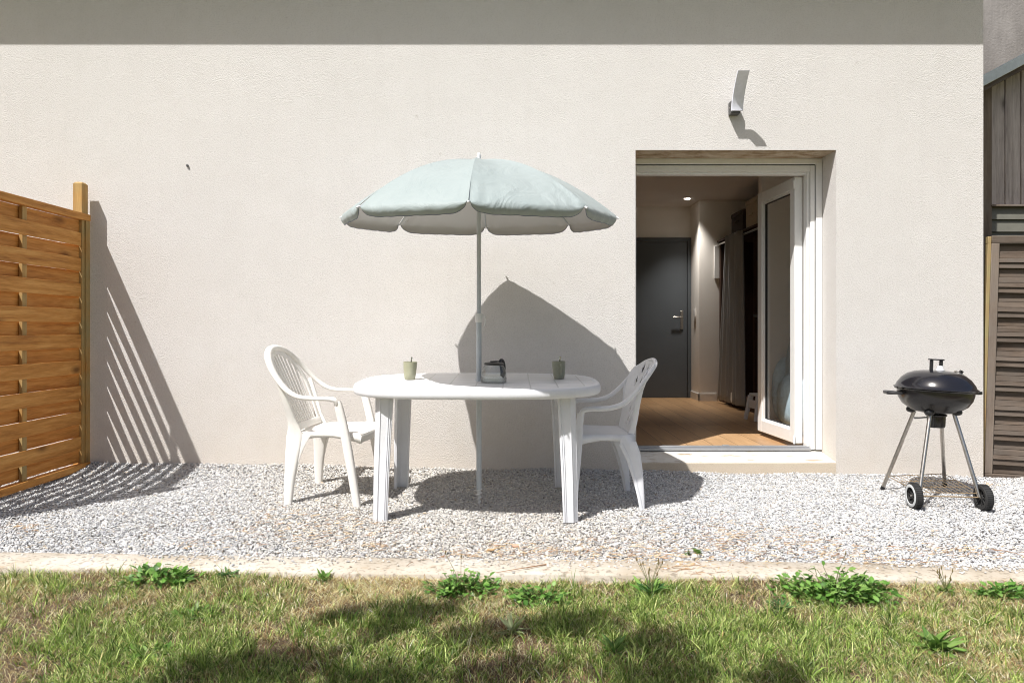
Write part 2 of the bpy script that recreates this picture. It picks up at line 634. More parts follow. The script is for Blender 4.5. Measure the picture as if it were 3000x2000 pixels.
def thing(name, label, cat, loc=(0, 0, 0), rot=(0, 0, 0), group=None):
    o = bpy.data.objects.new(name, None)
    o.empty_display_size = 0.1
    COL.objects.link(o)
    o.location = loc
    o.rotation_euler = rot
    o["label"] = label
    o["category"] = cat
    if group:
        o["group"] = group
    return o


def tag(o, label=None, cat=None, group=None, kind=None):
    if label: o["label"] = label
    if cat: o["category"] = cat
    if group: o["group"] = group
    if kind: o["kind"] = kind
    return o


# ------------------------------------------------------------------ ground
KB0, KB1 = 2.873, 3.07          # kerb front and back edge


def kerb_z(x):
    return -0.03 - 0.012 * x


def gz(x, y):
    """gravel height"""
    b = np.interp(y, [3.0, 3.15, 3.6, 4.3, 4.55, 4.74], [-0.036, -0.034, -0.016, -0.002, 0.010, 0.034])
    s = np.interp(y, [3.05, 4.3, 4.74], [0.012, 0.010, 0.017])
    und = 0.006 * np.sin(x * 3.1 + 1.3 * y) + 0.004 * np.sin(x * 7.3 - 4.1 * y)
    return b - s * x + und * np.clip((y - 3.0) / .3, 0, 1)


def lawn_z(x, y):
    return -0.056 - 0.012 * x + 0.010 * np.sin(x * 2.3 + y * 1.7) + 0.006 * np.sin(5.1 * x - 3.3 * y) - 0.01 * (2.87 - y)


def height_sheet(name, x0, x1, y0, y1, nx, ny, fn, mat, smooth=True):
    xs = np.linspace(x0, x1, nx + 1); ys = np.linspace(y0, y1, ny + 1)
    X, Y = np.meshgrid(xs, ys, indexing='ij')
    Z = fn(X, Y)
    mb = MB()
    mb.v = list(map(tuple, np.stack([X, Y, Z], -1).reshape(-1, 3)))
    for i in range(nx):
        for j in range(ny):
            a = i * (ny + 1) + j
            mb.f.append((a, a + ny + 1, a + ny + 2, a + 1)); mb.mi.append(0)
    o = mb.build(name, mat, smooth=180 if smooth else 0, recalc=False)
    o["kind"] = "structure"
    return o


height_sheet("gravel_ground", -4.2, 4.6, KB1 - 0.01, WALL_Y + 0.02, 176, 36, lambda x, y: gz(x, y) - 0.006, 'bed')
height_sheet("lawn_ground", -4.2, 4.6, 0.6, KB0 + 0.01, 120, 40, lawn_z, 'soil')
g = MB()
Z0 = -0.16
g.quad((-60, -60, Z0), (60, -60, Z0), (60, 60, Z0), (-60, 60, Z0))
o = g.build("ground", 'far_lawn', smooth=0)
o["kind"] = "structure"

# kerb, cast concrete with a slightly wavy arris
kb = MB()
NX = 220
prof = []
for i in range(NX + 1):
    x = -4.2 + 8.8 * i / NX
    w = 0.003 * math.sin(x * 3.1) + 0.002 * math.sin(x * 11.3) + 0.0015 * math.sin(x * 31)
    z = kerb_z(x) + 0.0025 * math.sin(x * 2.2) + 0.001 * math.sin(x * 17)
    prof.append([(x, KB0 + w, -0.2), (x, KB0 + w, z - 0.006), (x, KB0 + 0.007 + w, z),
                 (x, KB1 - 0.01 - w, z + 0.001), (x, KB1 - w, z - 0.008), (x, KB1 - w, -0.2)])
m_ = len(prof[0])
fs = []
for i in range(NX):
    for j in range(m_ - 1):
        a = i * m_ + j
        fs.append((a, a + m_, a + m_ + 1, a + 1))
kb.add([p for r in prof for p in r], fs)
o = kb.build("concrete_kerb", 'kerb', smooth=50)
tag(o, kind="structure")


def point_attr(me, cols):
    a = me.color_attributes.new("tint", 'FLOAT_COLOR', 'POINT')
    c = np.ones((len(cols), 4), dtype=np.float32)
    c[:, :3] = cols
    a.data.foreach_set("color", c.ravel())


def fast_mesh(name, V, F, cols, mat, smooth=False):
    """V (n,3), F (m,k) equal-size faces"""
    me = bpy.data.meshes.new(name)
    k = F.shape[1]
    me.vertices.add(len(V)); me.vertices.foreach_set("co", V.astype(np.float32).ravel())
    me.loops.add(F.size); me.loops.foreach_set("vertex_index", F.astype(np.int32).ravel())
    me.polygons.add(len(F))
    me.polygons.foreach_set("loop_start", np.arange(0, F.size, k, dtype=np.int32))
    me.polygons.foreach_set("loop_total", np.full(len(F), k, dtype=np.int32))
    me.update(calc_edges=True)
    if smooth:
        me.shade_smooth()
    else:
        me.shade_flat()
    point_attr(me, cols)
    me.materials.append(M[mat])
    o = bpy.data.objects.new(name, me)
    COL.objects.link(o)
    return o


def rand_rot(n):
    q = rng.normal(size=(n, 4)); q /= np.linalg.norm(q, axis=1)[:, None]
    w, x, y, z = q.T
    return np.stack([1 - 2 * (y * y + z * z), 2 * (x * y - z * w), 2 * (x * z + y * w),
                     2 * (x * y + z * w), 1 - 2 * (x * x + z * z), 2 * (y * z - x * w),
                     2 * (x * z - y * w), 2 * (y * z + x * w), 1 - 2 * (x * x + y * y)], -1).reshape(n, 3, 3)


def vnoise(x, y, s, seed=0):
    """cheap smooth noise in 0..1"""
    r = np.random.default_rng(seed)
    out = 0
    for k in range(7):
        a = r.uniform(0, 2 * np.pi); f = s * r.uniform(0.6, 1.7); p = r.uniform(0, 6.28)
        out = out + np.sin((x * np.cos(a) + y * np.sin(a)) * f + p)
    return 0.5 + out / 7


def stones(name, xs, ys, zs, size, cols):
    n = len(xs)
    # 16 convex stone shapes from a jittered icosahedron
    t = (1 + 5 ** .5) / 2
    ico = np.array([(-1, t, 0), (1, t, 0), (-1, -t, 0), (1, -t, 0), (0, -1, t), (0, 1, t), (0, -1, -t), (0, 1, -t),
                    (t, 0, -1), (t, 0, 1), (-t, 0, -1), (-t, 0, 1)], float) / math.hypot(1, t)
    tri = np.array([(0, 11, 5), (0, 5, 1), (0, 1, 7), (0, 7, 10), (0, 10, 11), (1, 5, 9), (5, 11, 4), (11, 10, 2),
                    (10, 7, 6), (7, 1, 8), (3, 9, 4), (3, 4, 2), (3, 2, 6), (3, 6, 8), (3, 8, 9), (4, 9, 5),
                    (2, 4, 11), (6, 2, 10), (8, 6, 7), (9, 8, 1)])
    shapes = ico[None] * rng.uniform(0.72, 1.15, size=(16, 12, 1)) + rng.normal(0, .1, (16, 12, 3))
    pick = rng.integers(0, 16, n)
    S = np.stack([size * rng.uniform(.9, 1.55, n), size * rng.uniform(.65, 1.0, n), size * rng.uniform(.42, .75, n)], -1)
    V = shapes[pick] * S[:, None, :]
    # mostly lying flat, tilted
    ang = rng.uniform(0, 2 * np.pi, n)
    tx = rng.normal(0, .42, n); ty = rng.normal(0, .42, n)
    cz, sz = np.cos(ang), np.sin(ang)
    Rz = np.zeros((n, 3, 3)); Rz[:, 0, 0] = cz; Rz[:, 0, 1] = -sz; Rz[:, 1, 0] = sz; Rz[:, 1, 1] = cz; Rz[:, 2, 2] = 1
    Rx = np.zeros((n, 3, 3)); Rx[:, 0, 0] = 1; Rx[:, 1, 1] = np.cos(tx); Rx[:, 1, 2] = -np.sin(tx); Rx[:, 2, 1] = np.sin(tx); Rx[:, 2, 2] = np.cos(tx)
    Ry = np.zeros((n, 3, 3)); Ry[:, 1, 1] = 1; Ry[:, 0, 0] = np.cos(ty); Ry[:, 0, 2] = np.sin(ty); Ry[:, 2, 0] = -np.sin(ty); Ry[:, 2, 2] = np.cos(ty)
    RR = Rx @ Ry @ Rz
    V = np.einsum('nij,nkj->nki', RR, V)
    V += np.stack([xs, ys, zs], -1)[:, None, :]
    F = (tri[None] + (np.arange(n) * 12)[:, None, None]).reshape(-1, 3)
    return fast_mesh(name, V.reshape(-1, 3), F, np.repeat(cols, 12, 0), 'stones')


def stone_cols(n, x, y):
    pal = np.array([(0.60, 0.60, 0.60), (0.49, 0.50, 0.52), (0.40, 0.41, 0.43), (0.65, 0.63, 0.60), (0.54, 0.50, 0.44),
                    (0.30, 0.31, 0.33), (0.46, 0.36, 0.24), (0.70, 0.70, 0.69)])
    pr = np.array([.24, .22, .14, .14, .09, .07, .02, .08])
    c = pal[rng.choice(len(pal), n, p=pr / pr.sum())]
    c = (c * .7 + c.mean(0) * .3) * rng.uniform(.84, 1.22, (n, 1))
    warm = np.clip((vnoise(x, y, 1.6, 3) - .55) * 2.5, 0, 1)[:, None]
    c = c * (1 - warm * np.array([0.0, .035, .09]))
    return np.clip(c, 0, .8)


def make_gravel():
    n = 265000
    x = rng.uniform(-3.75, 4.1, n * 2); y = rng.uniform(KB1 - 0.005, WALL_Y - 0.004, n * 2)
    keep = np.abs(x) < 0.78 * y + 0.55
    x, y = x[keep][:n], y[keep][:n]
    n = len(x)
    size = np.clip(rng.lognormal(math.log(0.0042), .33, n), .003, .012)
    z = gz(x, y) + rng.uniform(-.005, .006, n)
    # strays on the kerb
    m = 3800
    kx = rng.uniform(-3, 3.2, m)
    ky = KB1 - np.abs(rng.normal(0, .035, m)) * (.4 + 1.6 * vnoise(kx, kx * 0, 2.2, 77))
    kk = (ky > KB0 + .01) & (vnoise(kx, ky * 0, 2.5, 9) > rng.uniform(.2, .85, m))
    kx, ky = kx[kk], ky[kk]
    x = np.concatenate([x, kx]); y = np.concatenate([y, ky])
    z = np.concatenate([z, kerb_z(kx) + .003]); size = np.concatenate([size, rng.uniform(.0035, .0075, len(kx))])
    o = stones("gravel", x, y, z, size, stone_cols(len(x), x, y))
    tag(o, kind="stuff")
    o["label"] = "pale grey crushed gravel strip between wall and kerb"
    o["category"] = "gravel"


make_gravel()


# straw, needles and dead bits lying on gravel and kerb
def make_litter():
    V, F, C = [], [], []
    spots = [(560, 1610, 90, 12), (1080, 1610, 60, 12), (1340, 1625, 240, 16), (1500, 1600, 120, 14),
             (2000, 1660, 90, 22), (1950, 1625, 80, 10), (2480, 1620, 170, 16), (2800, 1600, 200, 22),
             (2650, 1635, 160, 10), (60, 1570, 80, 14), (2440, 1330, 70, 6), (900, 1560, 300, 60),
             (2150, 1590, 500, 70), (1700, 1620, 300, 30), (700, 1365, 200, 10), (2850, 1420, 90, 10)]
    n = 0
    for (px, py, sx, sy) in spots:
        cnt = int(20 + sx * sy / 50)
        for _ in range(cnt):
            qx = px + random.gauss(0, sx * .5); qy = py + random.gauss(0, sy * .5)
            if qy < 1370:
                continue
            d = 1.03 * 2000 / (qy - 964)
            x = (qx - 1504) / 2000 * d
            if d > 4.7: continue
            if d > KB1: z = float(gz(x, d)) + .009
            elif d > KB0: z = kerb_z(x) + .003
            else: continue
            L = random.uniform(.012, .05); w = random.uniform(.0008, .0018)
            a = random.gauss(0, .7)
            dx, dy = math.cos(a) * L, math.sin(a) * L
            nx, ny = -math.sin(a) * w, math.cos(a) * w
            o = len(V)
            b = random.uniform(-.3, .3) * L
            V += [(x - nx, d - ny, z), (x + nx, d + ny, z + .001), (x + dx / 2 + nx + b * ny / w * 0, d + dy / 2 + ny + b * .5, z + .004),
                  (x + dx / 2 - nx, d + dy / 2 - ny + b * .5, z + .003), (x + dx, d + dy, z + .001)]
            F += [(o, o + 1, o + 2), (o, o + 2, o + 3), (o + 3, o + 2, o + 4)]
            c = random.choice([(0.32, 0.19, 0.10), (0.48, 0.34, 0.18), (0.22, 0.13, 0.07), (0.55, 0.43, 0.26)])
            C += [c] * 5
    o = fast_mesh("dry_litter", np.array(V), np.array(F), np.array(C), 'stones')
    tag(o, "dry straw and pine needles scattered on gravel and kerb", "litter", kind="stuff")


make_litter()


# ------------------------------------------------------------------ grass
def blades(xs, ys, zs, L, W, cols, lean, ang=None):
    """curved ribbons: 3 levels, tip"""
    n = len(xs)
    a = rng.uniform(0, 2 * np.pi, n) if ang is None else ang
    d = np.stack([np.cos(a), np.sin(a)], -1)
    face = rng.uniform(0, 2 * np.pi, n)
    s = np.stack([np.cos(face), np.sin(face)], -1) * W[:, None] * .5
    base = np.stack([xs, ys, zs], -1)
    out = np.zeros((n, 7, 3))
    for k, (t, wf) in enumerate(((0, 1), (.38, .95), (.72, .65))):
        hz = lean * t ** 1.6 * L
        up = L * t * np.sqrt(np.clip(1 - (lean * .8 * t) ** 2, .05, 1))
        c = base.copy(); c[:, :2] += d * hz[:, None]; c[:, 2] += up
        l_ = c.copy(); l_[:, :2] -= s * wf
        r_ = c.copy(); r_[:, :2] += s * wf
        out[:, 2 * k] = l_; out[:, 2 * k + 1] = r_
    c = base.copy(); c[:, :2] += d * (lean * L * 1.0)[:, None]
    c[:, 2] += L * np.sqrt(np.clip(1 - (lean * .9) ** 2, .03, 1)) * .96
    out[:, 6] = c
    tri = np.array([(0, 1, 3), (0, 3, 2), (2, 3, 5), (2, 5, 4), (4, 5, 6)])
    F = (tri[None] + (np.arange(n) * 7)[:, None, None]).reshape(-1, 3)
    shade = np.ones((1, 7, 1))
    C = (cols[:, None, :] * shade).reshape(-1, 3)
    return out.reshape(-1, 3), F, C


def make_grass():
    # tufts: blades share a root spot and fan outwards from it
    nt = 30000
    tx = rng.uniform(-2.75, 2.75, nt); ty = rng.uniform(1.6, KB0 - .004, nt)
    keep = (np.abs(tx) < .78 * ty + .45)
    tx, ty = tx[keep], ty[keep]
    bare = vnoise(tx, ty, 5, 31) * .6 + vnoise(tx, ty, 17, 32) * .4
    k = rng.uniform(0, 1, len(tx)) < np.clip(1.3 - np.clip((bare - .58) * 7, 0, 1.1), .14, 1)
    tx, ty, bare = tx[k], ty[k], bare[k]
    nt = len(tx)
    g = vnoise(tx, ty, 3.2, 21) * .45 + vnoise(tx, ty, 9, 22) * .35 + vnoise(tx, ty, 27, 23) * .30
    g = g - .55 + np.clip((2.62 - ty) * .5, -.16, .20)
    tg = np.clip(.43 + g * 2.3 + rng.normal(0, .22, nt), 0.02, .96)     # share of green blades in the tuft
    tl = rng.lognormal(0, .33, nt) * (.75 + .5 * vnoise(tx, ty, 14, 41))
    tdir = rng.uniform(0, 2 * np.pi, nt); tbias = rng.uniform(0, .8, nt)
    cnt = rng.integers(5, 15, nt)
    idx = np.repeat(np.arange(nt), cnt)
    n = len(idx)
    r = np.abs(rng.normal(0, .0085, n)); th = rng.uniform(0, 2 * np.pi, n)
    x = tx[idx] + r * np.cos(th); y = np.minimum(ty[idx] + r * np.sin(th), KB0 - .001)
    ang = np.arctan2(np.sin(th) * .8 + tbias[idx] * np.sin(tdir[idx]), np.cos(th) * .8 + tbias[idx] * np.cos(tdir[idx]))
    ang += rng.normal(0, .35, n)
    isg = rng.uniform(0, 1, n) < tg[idx]
    gp = np.array([(0.13, 0.215, 0.030), (0.22, 0.32, 0.055), (0.35, 0.45, 0.12), (0.065, 0.135, 0.025), (0.26, 0.36, 0.10), (0.50, 0.58, 0.21)])
    sp = np.array([(0.62, 0.52, 0.25), (0.76, 0.67, 0.38), (0.42, 0.29, 0.13), (0.58, 0.52, 0.26), (0.80, 0.74, 0.50), (0.30, 0.17, 0.08)])
    c = np.where(isg[:, None], gp[rng.integers(0, len(gp), n)], sp[rng.integers(0, len(sp), n)])
    tone = rng.uniform(.55, 1.4, nt)[idx][:, None]
    c = np.clip(c * tone * rng.uniform(.75, 1.3, (n, 1)), 0, .85)
    L = np.where(isg, rng.uniform(.016, .044, n), rng.uniform(.012, .037, n)) * tl[idx]
    L = np.clip(L, .008, .105)
    L = np.where(y > KB0 - .03, L * .7, L)
    lean = np.where(isg, np.clip(rng.normal(.62, .25, n), .05, 1.05), np.clip(rng.normal(.98, .2, n), .4, 1.2))
    W = np.where(isg, rng.uniform(.0014, .0038, n), rng.uniform(.0011, .0030, n))
    z = lawn_z(x, y) - .002
    V, F, C = blades(x, y, z, L, W, c, lean, ang=ang)
    # thatch: short dead bits lying flat between the tufts
    m = 70000
    x = rng.uniform(-2.75, 2.75, m); y = rng.uniform(1.6, KB0 - .003, m)
    kk = np.abs(x) < .78 * y + .45
    x, y = x[kk], y[kk]; m = len(x)
    c = sp[rng.integers(0, len(sp), m)] * rng.uniform(.55, 1.1, (m, 1))
    V2, F2, C2 = blades(x, y, lawn_z(x, y) + rng.uniform(-.001, .006, m), rng.uniform(.012, .038, m), rng.uniform(.0012, .0026, m), c,
                        rng.uniform(.98, 1.1, m))
    F2 = F2 + len(V)
    o = fast_mesh("grass", np.concatenate([V, V2]), np.concatenate([F, F2]), np.concatenate([C, C2]), 'blades')
    tag(o, "patchy half-dry lawn grass in front of the kerb", "grass", kind="stuff")

make_grass()


# ------------------------------------------------------------------ weeds
def leaf_pts(L, W, kind):
    """outline of one leaf in the local xy-plane (x along), as pairs along the midrib"""
    if kind == 'lobed':
        prof = [(0, .05), (.14, .16), (.24, .55), (.33, .42), (.45, .95), (.55, .6), (.66, .85), (.78, .5), (.88, .42), (1, 0.02)]
    elif kind == 'round':
        prof = [(0, .05), (.25, .1), (.38, .6), (.55, .95), (.72, .9), (.88, .55), (1, .03)]
    else:
        prof = [(0, .18), (.2, .35), (.45, .9), (.65, 1), (.85, .6), (1, .03)]
    return [(t * L, w * W) for t, w in prof]


def make_weed(px, py, width, height, kind, label, n_leaf, leaf_len, leaf_w, cols, z_off=None, stalks=0, d=None, group="weeds growing along the kerb"):
    if d is None:
        d = min(1.075 * 2000 / (py + 6 - 964), 2.835)
    n_leaf = int(n_leaf * (1 if kind == 'blade' else 2.6))
    leaf_len *= (1 if kind == 'blade' else .80); leaf_w *= (1 if kind == 'blade' else .80)
    x0 = (px - 1504) / 2000 * d
    if d > KB1: z0 = float(gz(x0, d))
    elif d > KB0: z0 = kerb_z(x0)
    else: z0 = float(lawn_z(x0, d))
    rw = width / 2000 * d / 2
    rh = height / 2000 * d * .9
    rnd = random.Random(int(px * 7 + py))
    V, F, C = [], [], []
    SV, SF, SC = [], [], []
    ncl = max(1, n_leaf // 9)
    centres = [(rnd.uniform(-1, 1), rnd.uniform(-1, 1)) for _ in range(ncl)]
    for i in range(n_leaf):
        c = centres[i % ncl]
        if kind == 'blade':
            a = rnd.uniform(0, 2 * math.pi)
            bx, by, bz = rnd.uniform(-.15, .15) * rw, rnd.uniform(-.15, .15) * rw, 0
            el = rnd.uniform(R(20), R(70))
            L = leaf_len * rnd.uniform(.7, 1.15)
        else:
            rr = rnd.uniform(0, 1) ** .6
            a = math.atan2(c[1], c[0]) + rnd.uniform(-1.5, 1.5)
            bx = c[0] * rw * .80 + rnd.gauss(0, rw * .15)
            by = (c[1] * .50) * rw * .75 + rnd.gauss(0, rw * .10)
            hh = rh * (.45 + .75 * rnd.random() ** 2) * max(.25, 1 - .6 * (bx / rw) ** 2)
            bz = rnd.uniform(.05, .80) * max(hh, .01)
            el = rnd.uniform(R(-10), R(62))
            L = leaf_len * rnd.uniform(.45, 1.3)
        pr = leaf_pts(L, leaf_w * rnd.uniform(.8, 1.15), kind)
        Mx = Matrix.Translation((bx, by, bz)) @ Matrix.Rotation(a, 4, 'Z') @ Matrix.Rotation(-el, 4, 'Y') @ Matrix.Rotation(rnd.gauss(0, .4), 4, 'X')
        droop = rnd.uniform(.3, 1.0) * L
        o = len(V)
        col = rnd.choice(cols); k = rnd.uniform(.8, 1.2)
        col = tuple(q * k for q in col)
        for t, w in pr:
            zz = -droop * (t / L) ** 2.2 * .5
            for s, dz in ((-1, .18 * w), (0, 0), (1, .18 * w)):
                q = Mx @ Vector((t, s * w, zz + dz))
                V.append(q)
                C.append(col if s else tuple(min(.6, v * 1.25) for v in col))
        for j in range(len(pr) - 1):
            b = o + j * 3
            F += [(b, b + 3, b + 4, b + 1), (b + 1, b + 4, b + 5, b + 2)]
        if kind != 'blade':
            so = len(SV)
            p0 = Vector((c[0] * rw * .35, c[1] * rw * .15, 0)); p1 = Vector((bx, by, bz))
            for q in (p0, p1):
                SV += [q + Vector((-.0012, 0, 0)), q + Vector((.0012, 0, 0)), q + Vector((0, .0015, 0))]
            SF += [(so, so + 1, so + 4, so + 3), (so + 1, so + 2, so + 5, so + 4), (so + 2, so, so + 3, so + 5)]
            SC += [(0.13, 0.16, 0.05)] * 6
    for s in range(stalks):
        a = rnd.uniform(0, 2 * math.pi); Ls = rh * rnd.uniform(1.2, 2.0)
        p = [Vector((0, 0, 0)), Vector((math.cos(a) * Ls * .12, math.sin(a) * Ls * .08, Ls * .5)),
             Vector((math.cos(a) * Ls * .38, math.sin(a) * Ls * .2, Ls))]
        so = len(SV)
        for q in p:
            SV += [q + Vector((-.001, 0, 0)), q + Vector((.001, 0, 0)), q + Vector((0, .0012, 0))]
        for j in (0, 3):
            SF += [(so + j, so + j + 1, so + j + 4, so + j + 3), (so + j + 1, so + j + 2, so + j + 5, so + j + 4), (so + j + 2, so + j, so + j + 3, so + j + 5)]
        SC += [(0.22, 0.24, 0.10)] * 9
        # seed head
        so = len(SV); q = p[2]; e = .0035
        SV += [q + Vector(w) for w in ((-e, 0, 0), (e, 0, 0), (0, e, 0), (0, -e, 0), (0, 0, .014), (0, 0, -.006))]
        SC += [(0.24, 0.19, 0.08)] * 6
        SF += [(so + a_, so + b_, so + c_, so + c_) for a_, b_, c_ in ()]
        for a_, b_ in ((0, 2), (2, 1), (1, 3), (3, 0)):
            SF += [(so + a_, so + b_, so + 4, so + 4), (so + b_, so + a_, so + 5, so + 5)]
    root = thing("weed_plant", label, "weed", (x0, d, z0), group=group)
    lo = fast_mesh("leaf_mass", np.array(V), np.array(F), np.array(C), 'leaves', True)
    lo.parent = root
    if SV:
        tf = []
        for f in SF:
            if f[2] == f[3]:
                tf.append(f[:3])
            else:
                tf += [(f[0], f[1], f[2]), (f[0], f[2], f[3])]
        st = fast_mesh("stem", np.array(SV), np.array(tf), np.array(SC), 'leaves')
        st.parent = root
    return root


BR = [(0.085, 0.20, 0.03), (0.12, 0.26, 0.045), (0.06, 0.145, 0.025), (0.17, 0.31, 0.07)]
DK = [(0.05, 0.13, 0.035), (0.07, 0.16, 0.045), (0.09, 0.19, 0.06)]
BR += [(0.22, 0.36, 0.09)]
YG = [(0.14, 0.25, 0.05), (0.18, 0.28, 0.07), (0.10, 0.2, 0.04)]
make_weed(470, 1738, 200, 62, 'lobed', "broad leafy green weed patch at the left end of the kerb", 110, .050, .016, BR)
make_weed(668, 1715, 90, 50, 'blade', "small dark narrow-leaved weed tuft right of the left leafy patch", 34, .055, .0055, DK)
make_weed(1350, 1745, 220, 75, 'lobed', "bushy small-leaved weed against kerb below the parasol pole", 190, .032, .012, BR, stalks=2)
make_weed(1575, 1758, 190, 62, 'round', "loose round-leaved weed in front of the kerb right of the parasol pole", 90, .038, .013, BR)
make_weed(1905, 1745, 170, 60, 'blade', "plantain rosette with thin seed stalks below the right chair", 44, .085, .0085, DK + BR, stalks=9)
make_weed(2440, 1745, 350, 85, 'lobed', "widest jagged-leaved weed bush on kerb left of the barbecue", 300, .042, .014, BR, stalks=1)
make_weed(2285, 1790, 110, 50, 'blade', "dark grassy weed tuft at lower left of the widest weed bush", 46, .06, .004, DK)
make_weed(2770, 1735, 140, 40, 'blade', "wiry weed with dry upright flower stalks below the barbecue", 40, .05, .004, YG, stalks=12)
make_weed(2945, 1748, 140, 60, 'lobed', "leafy weed at the far right end of the kerb", 90, .04, .014, BR)
make_weed(2030, 1625, 36, 22, 'lobed', "tiny green weed growing in gravel behind the kerb", 16, .028, .010, YG, d=3.16)
make_weed(570, 1830, 130, 30, 'lobed', "low bright green weed in the lawn below the left leafy patch", 60, .035, .010, YG)
make_weed(450, 1945, 150, 30, 'lobed', "low spreading weed near the lower left corner of the lawn", 60, .04, .010, YG)
make_weed(950, 1715, 80, 45, 'blade', "yellow-green grass tuft at kerb edge left of the parasol pole", 40, .06, .0045, YG)
make_weed(2740, 1900, 200, 30, 'blade', "flat light green rosette in the lawn below the barbecue", 40, .085, .009, YG)
make_weed(1500, 1850, 90, 45, 'blade', "pale upright grass clump in the middle of the lawn", 32, .075, .005, [(0.33, 0.38, 0.2), (0.26, 0.33, 0.13)])
make_weed(1800, 1915, 130, 26, 'blade', "low yellow-green rosette in the lawn right of the pale clump", 36, .07, .007, YG)



def twig(pts, r, label):
    q = []
    for px, py, up in pts:
        d = 1.03 * 2000 / (py - 964)
        x = (px - 1504) / 2000 * d
        z = kerb_z(x) if d < KB1 else float(gz(x, d)) + .006
        q.append(Vector((x, d, z + up)))
    o_ = q[0].copy()
    m = MB()
    pth = spline([p - o_ for p in q], 5)
    m.tube(pth, [r * (1 - .6 * i / (len(pth) - 1)) for i in range(len(pth))], 6)
    ob = m.build("twig", 'twig', None)
    ob.location = o_
    tag(ob, label, "twig")


M['twig'] = plain("dry_twig", (0.30, 0.17, 0.09), 0.85, var=.3, scale=90)
twig([(1600, 1655, .006), (1560, 1664, .009), (1510, 1672, .008), (1452, 1679, .003)], .0026, "thin brown dry twig lying on the kerb right of the bushy weed")
twig([(1210, 1651, .004), (1200, 1657, .006), (1190, 1664, .003)], .0016, "short dark twig on the kerb left of the bushy weed")
twig([(2600, 1592, .006), (2640, 1597, .010), (2662, 1601, .004)], .0018, "short twig on the gravel below the barbecue wheel")
twig([(2905, 1597, .006), (2950, 1603, .011), (2998, 1610, .004)], .0022, "long thin twig on the gravel at the right edge")


def loose_stone(px, py, sx_, sy_, sz_, col, label):
    d = 1.04 * 2000 / (py - 964)
    x = (px - 1504) / 2000 * d
    m = MB()
    rr = random.Random(int(px))
    ph = [rr.uniform(0, 6) for _ in range(4)]
    def fn(u, v):
        a = u * 2 * math.pi; b_ = (v - .5) * math.pi
        k = 1 + .18 * math.sin(2 * a + ph[0]) * math.cos(b_) + .1 * math.sin(3 * a + ph[1] + 2 * b_)
        return (sx_ * math.cos(a) * math.cos(b_) * k, sy_ * math.sin(a) * math.cos(b_) * k, sz_ * math.sin(b_) * (1 + .1 * math.sin(a + ph[2])))
    m.grid(fn, 12, 7)
    ob = m.build("stone", plain("stone_" + str(int(px)), col, .85, var=.15, scale=60, bump=.4), None, smooth=28)
    ob.location = (x, d, (kerb_z(x) if d < KB1 else float(gz(x, d)) + .004) + sz_ * .6)
    tag(ob, label, "stone")


loose_stone(1510, 1606, .016, .012, .009, (0.55, 0.34, 0.24), "pinkish stone chip on the gravel between the twigs and the table")
loose_stone(1695, 1617, .021, .014, .012, (0.62, 0.60, 0.56), "largest pale stone at the back edge of the kerb")
loose_stone(2035, 1634, .017, .013, .012, (0.60, 0.55, 0.47), "rounded beige stone at the foot of the tiny gravel weed")
loose_stone(2905, 1606, .018, .010, .009, (0.24, 0.23, 0.23), "dark grey stone on the gravel at the far right")
loose_stone(1438, 1617, .020, .010, .006, (0.50, 0.33, 0.17), "brown earthy stone at the back of the kerb left of the pink chip")

# ------------------------------------------------------------------ house
OX0, OX1 = 0.848, 2.242
OZ0, OZ1 = 0.0757, 2.242
CORNER = 3.263
FRY = 4.95            # front of the door frame
FLOOR = 0.118
house = thing("house", "cream rendered house wall with an open white patio door", "house", (0, 0, 0))
w = MB()
XL, ZT = -7.0, 3.75
w.prism([(XL, -0.3), (OX0, -0.3), (OX0, OZ1), (OX1, OZ1), (OX1, -0.3), (CORNER, -0.3), (CORNER, ZT), (XL, ZT)], -5.05, -WALL_Y,
        Matrix(((1, 0, 0, 0), (0, 0, -1, 0), (0, 1, 0, 0), (0, 0, 0, 1))))
wall = w.build("wall", 'stucco', house, smooth=0)
w = MB(); w.box(OX0 + .0005, OX1 - .0005, WALL_Y, 5.03, -0.3, OZ0 - .004)
w.build("plinth", 'plinth', house, bevel=0.004)
w = MB()
w.quad((OX0, WALL_Y + .004, OZ1 - .002), (OX1, WALL_Y + .004, OZ1 - .002), (OX1, FRY + .01, OZ1 - .002), (OX0, FRY + .01, OZ1 - .002))
w.build("lintel_soffit", 'lintel', house, smooth=0)
# sill: sloping cement
s = MB()
s.prism([(WALL_Y + .002, OZ0 - .004), (WALL_Y + .004, OZ0), (WALL_Y + .02, OZ0 + .004), (FRY + .10, OZ0 + .05), (FRY + .10, OZ0 - .004)],
        OX0 + .001, OX1 - .001, Matrix(((0, 0, 1, 0), (1, 0, 0, 0), (0, 1, 0, 0), (0, 0, 0, 1))))
s.build("door_sill", 'sill', house, bevel=.003)
# return wall of the corner and the rest of the building
w = MB(); w.box(CORNER - .25, CORNER - .002, 5.051, 9.3, -0.3, ZT); w.build("side_wall", 'stucco', house)
# eave
e = MB()
ez = 2.972 + KZ * .35 - .012
e.prism([(XL, WALL_Y - .32), (CORNER + .12, WALL_Y - .32), (CORNER + .12, WALL_Y + .35), (XL, WALL_Y + .35)], 0, .03,
        Matrix.Translation((0, 0, ez)) @ Matrix.Rotation(R(-0.18), 4, 'Y'))
e.box(XL, CORNER + .14, WALL_Y - .35, WALL_Y - .321, ez + .012, ez + .17)
e.build("eave", 'pvc', house, smooth=0)
r_ = MB()
r_.prism([(WALL_Y - .36, ez + .18), (9.4, ez + 2.0), (9.4, ez + 2.1), (WALL_Y - .36, ez + .25)], XL, CORNER + .2,
         Matrix(((0, 0, 1, 0), (1, 0, 0, 0), (0, 1, 0, 0), (0, 0, 0, 1))))
r_.build("roof", 'roof', house)

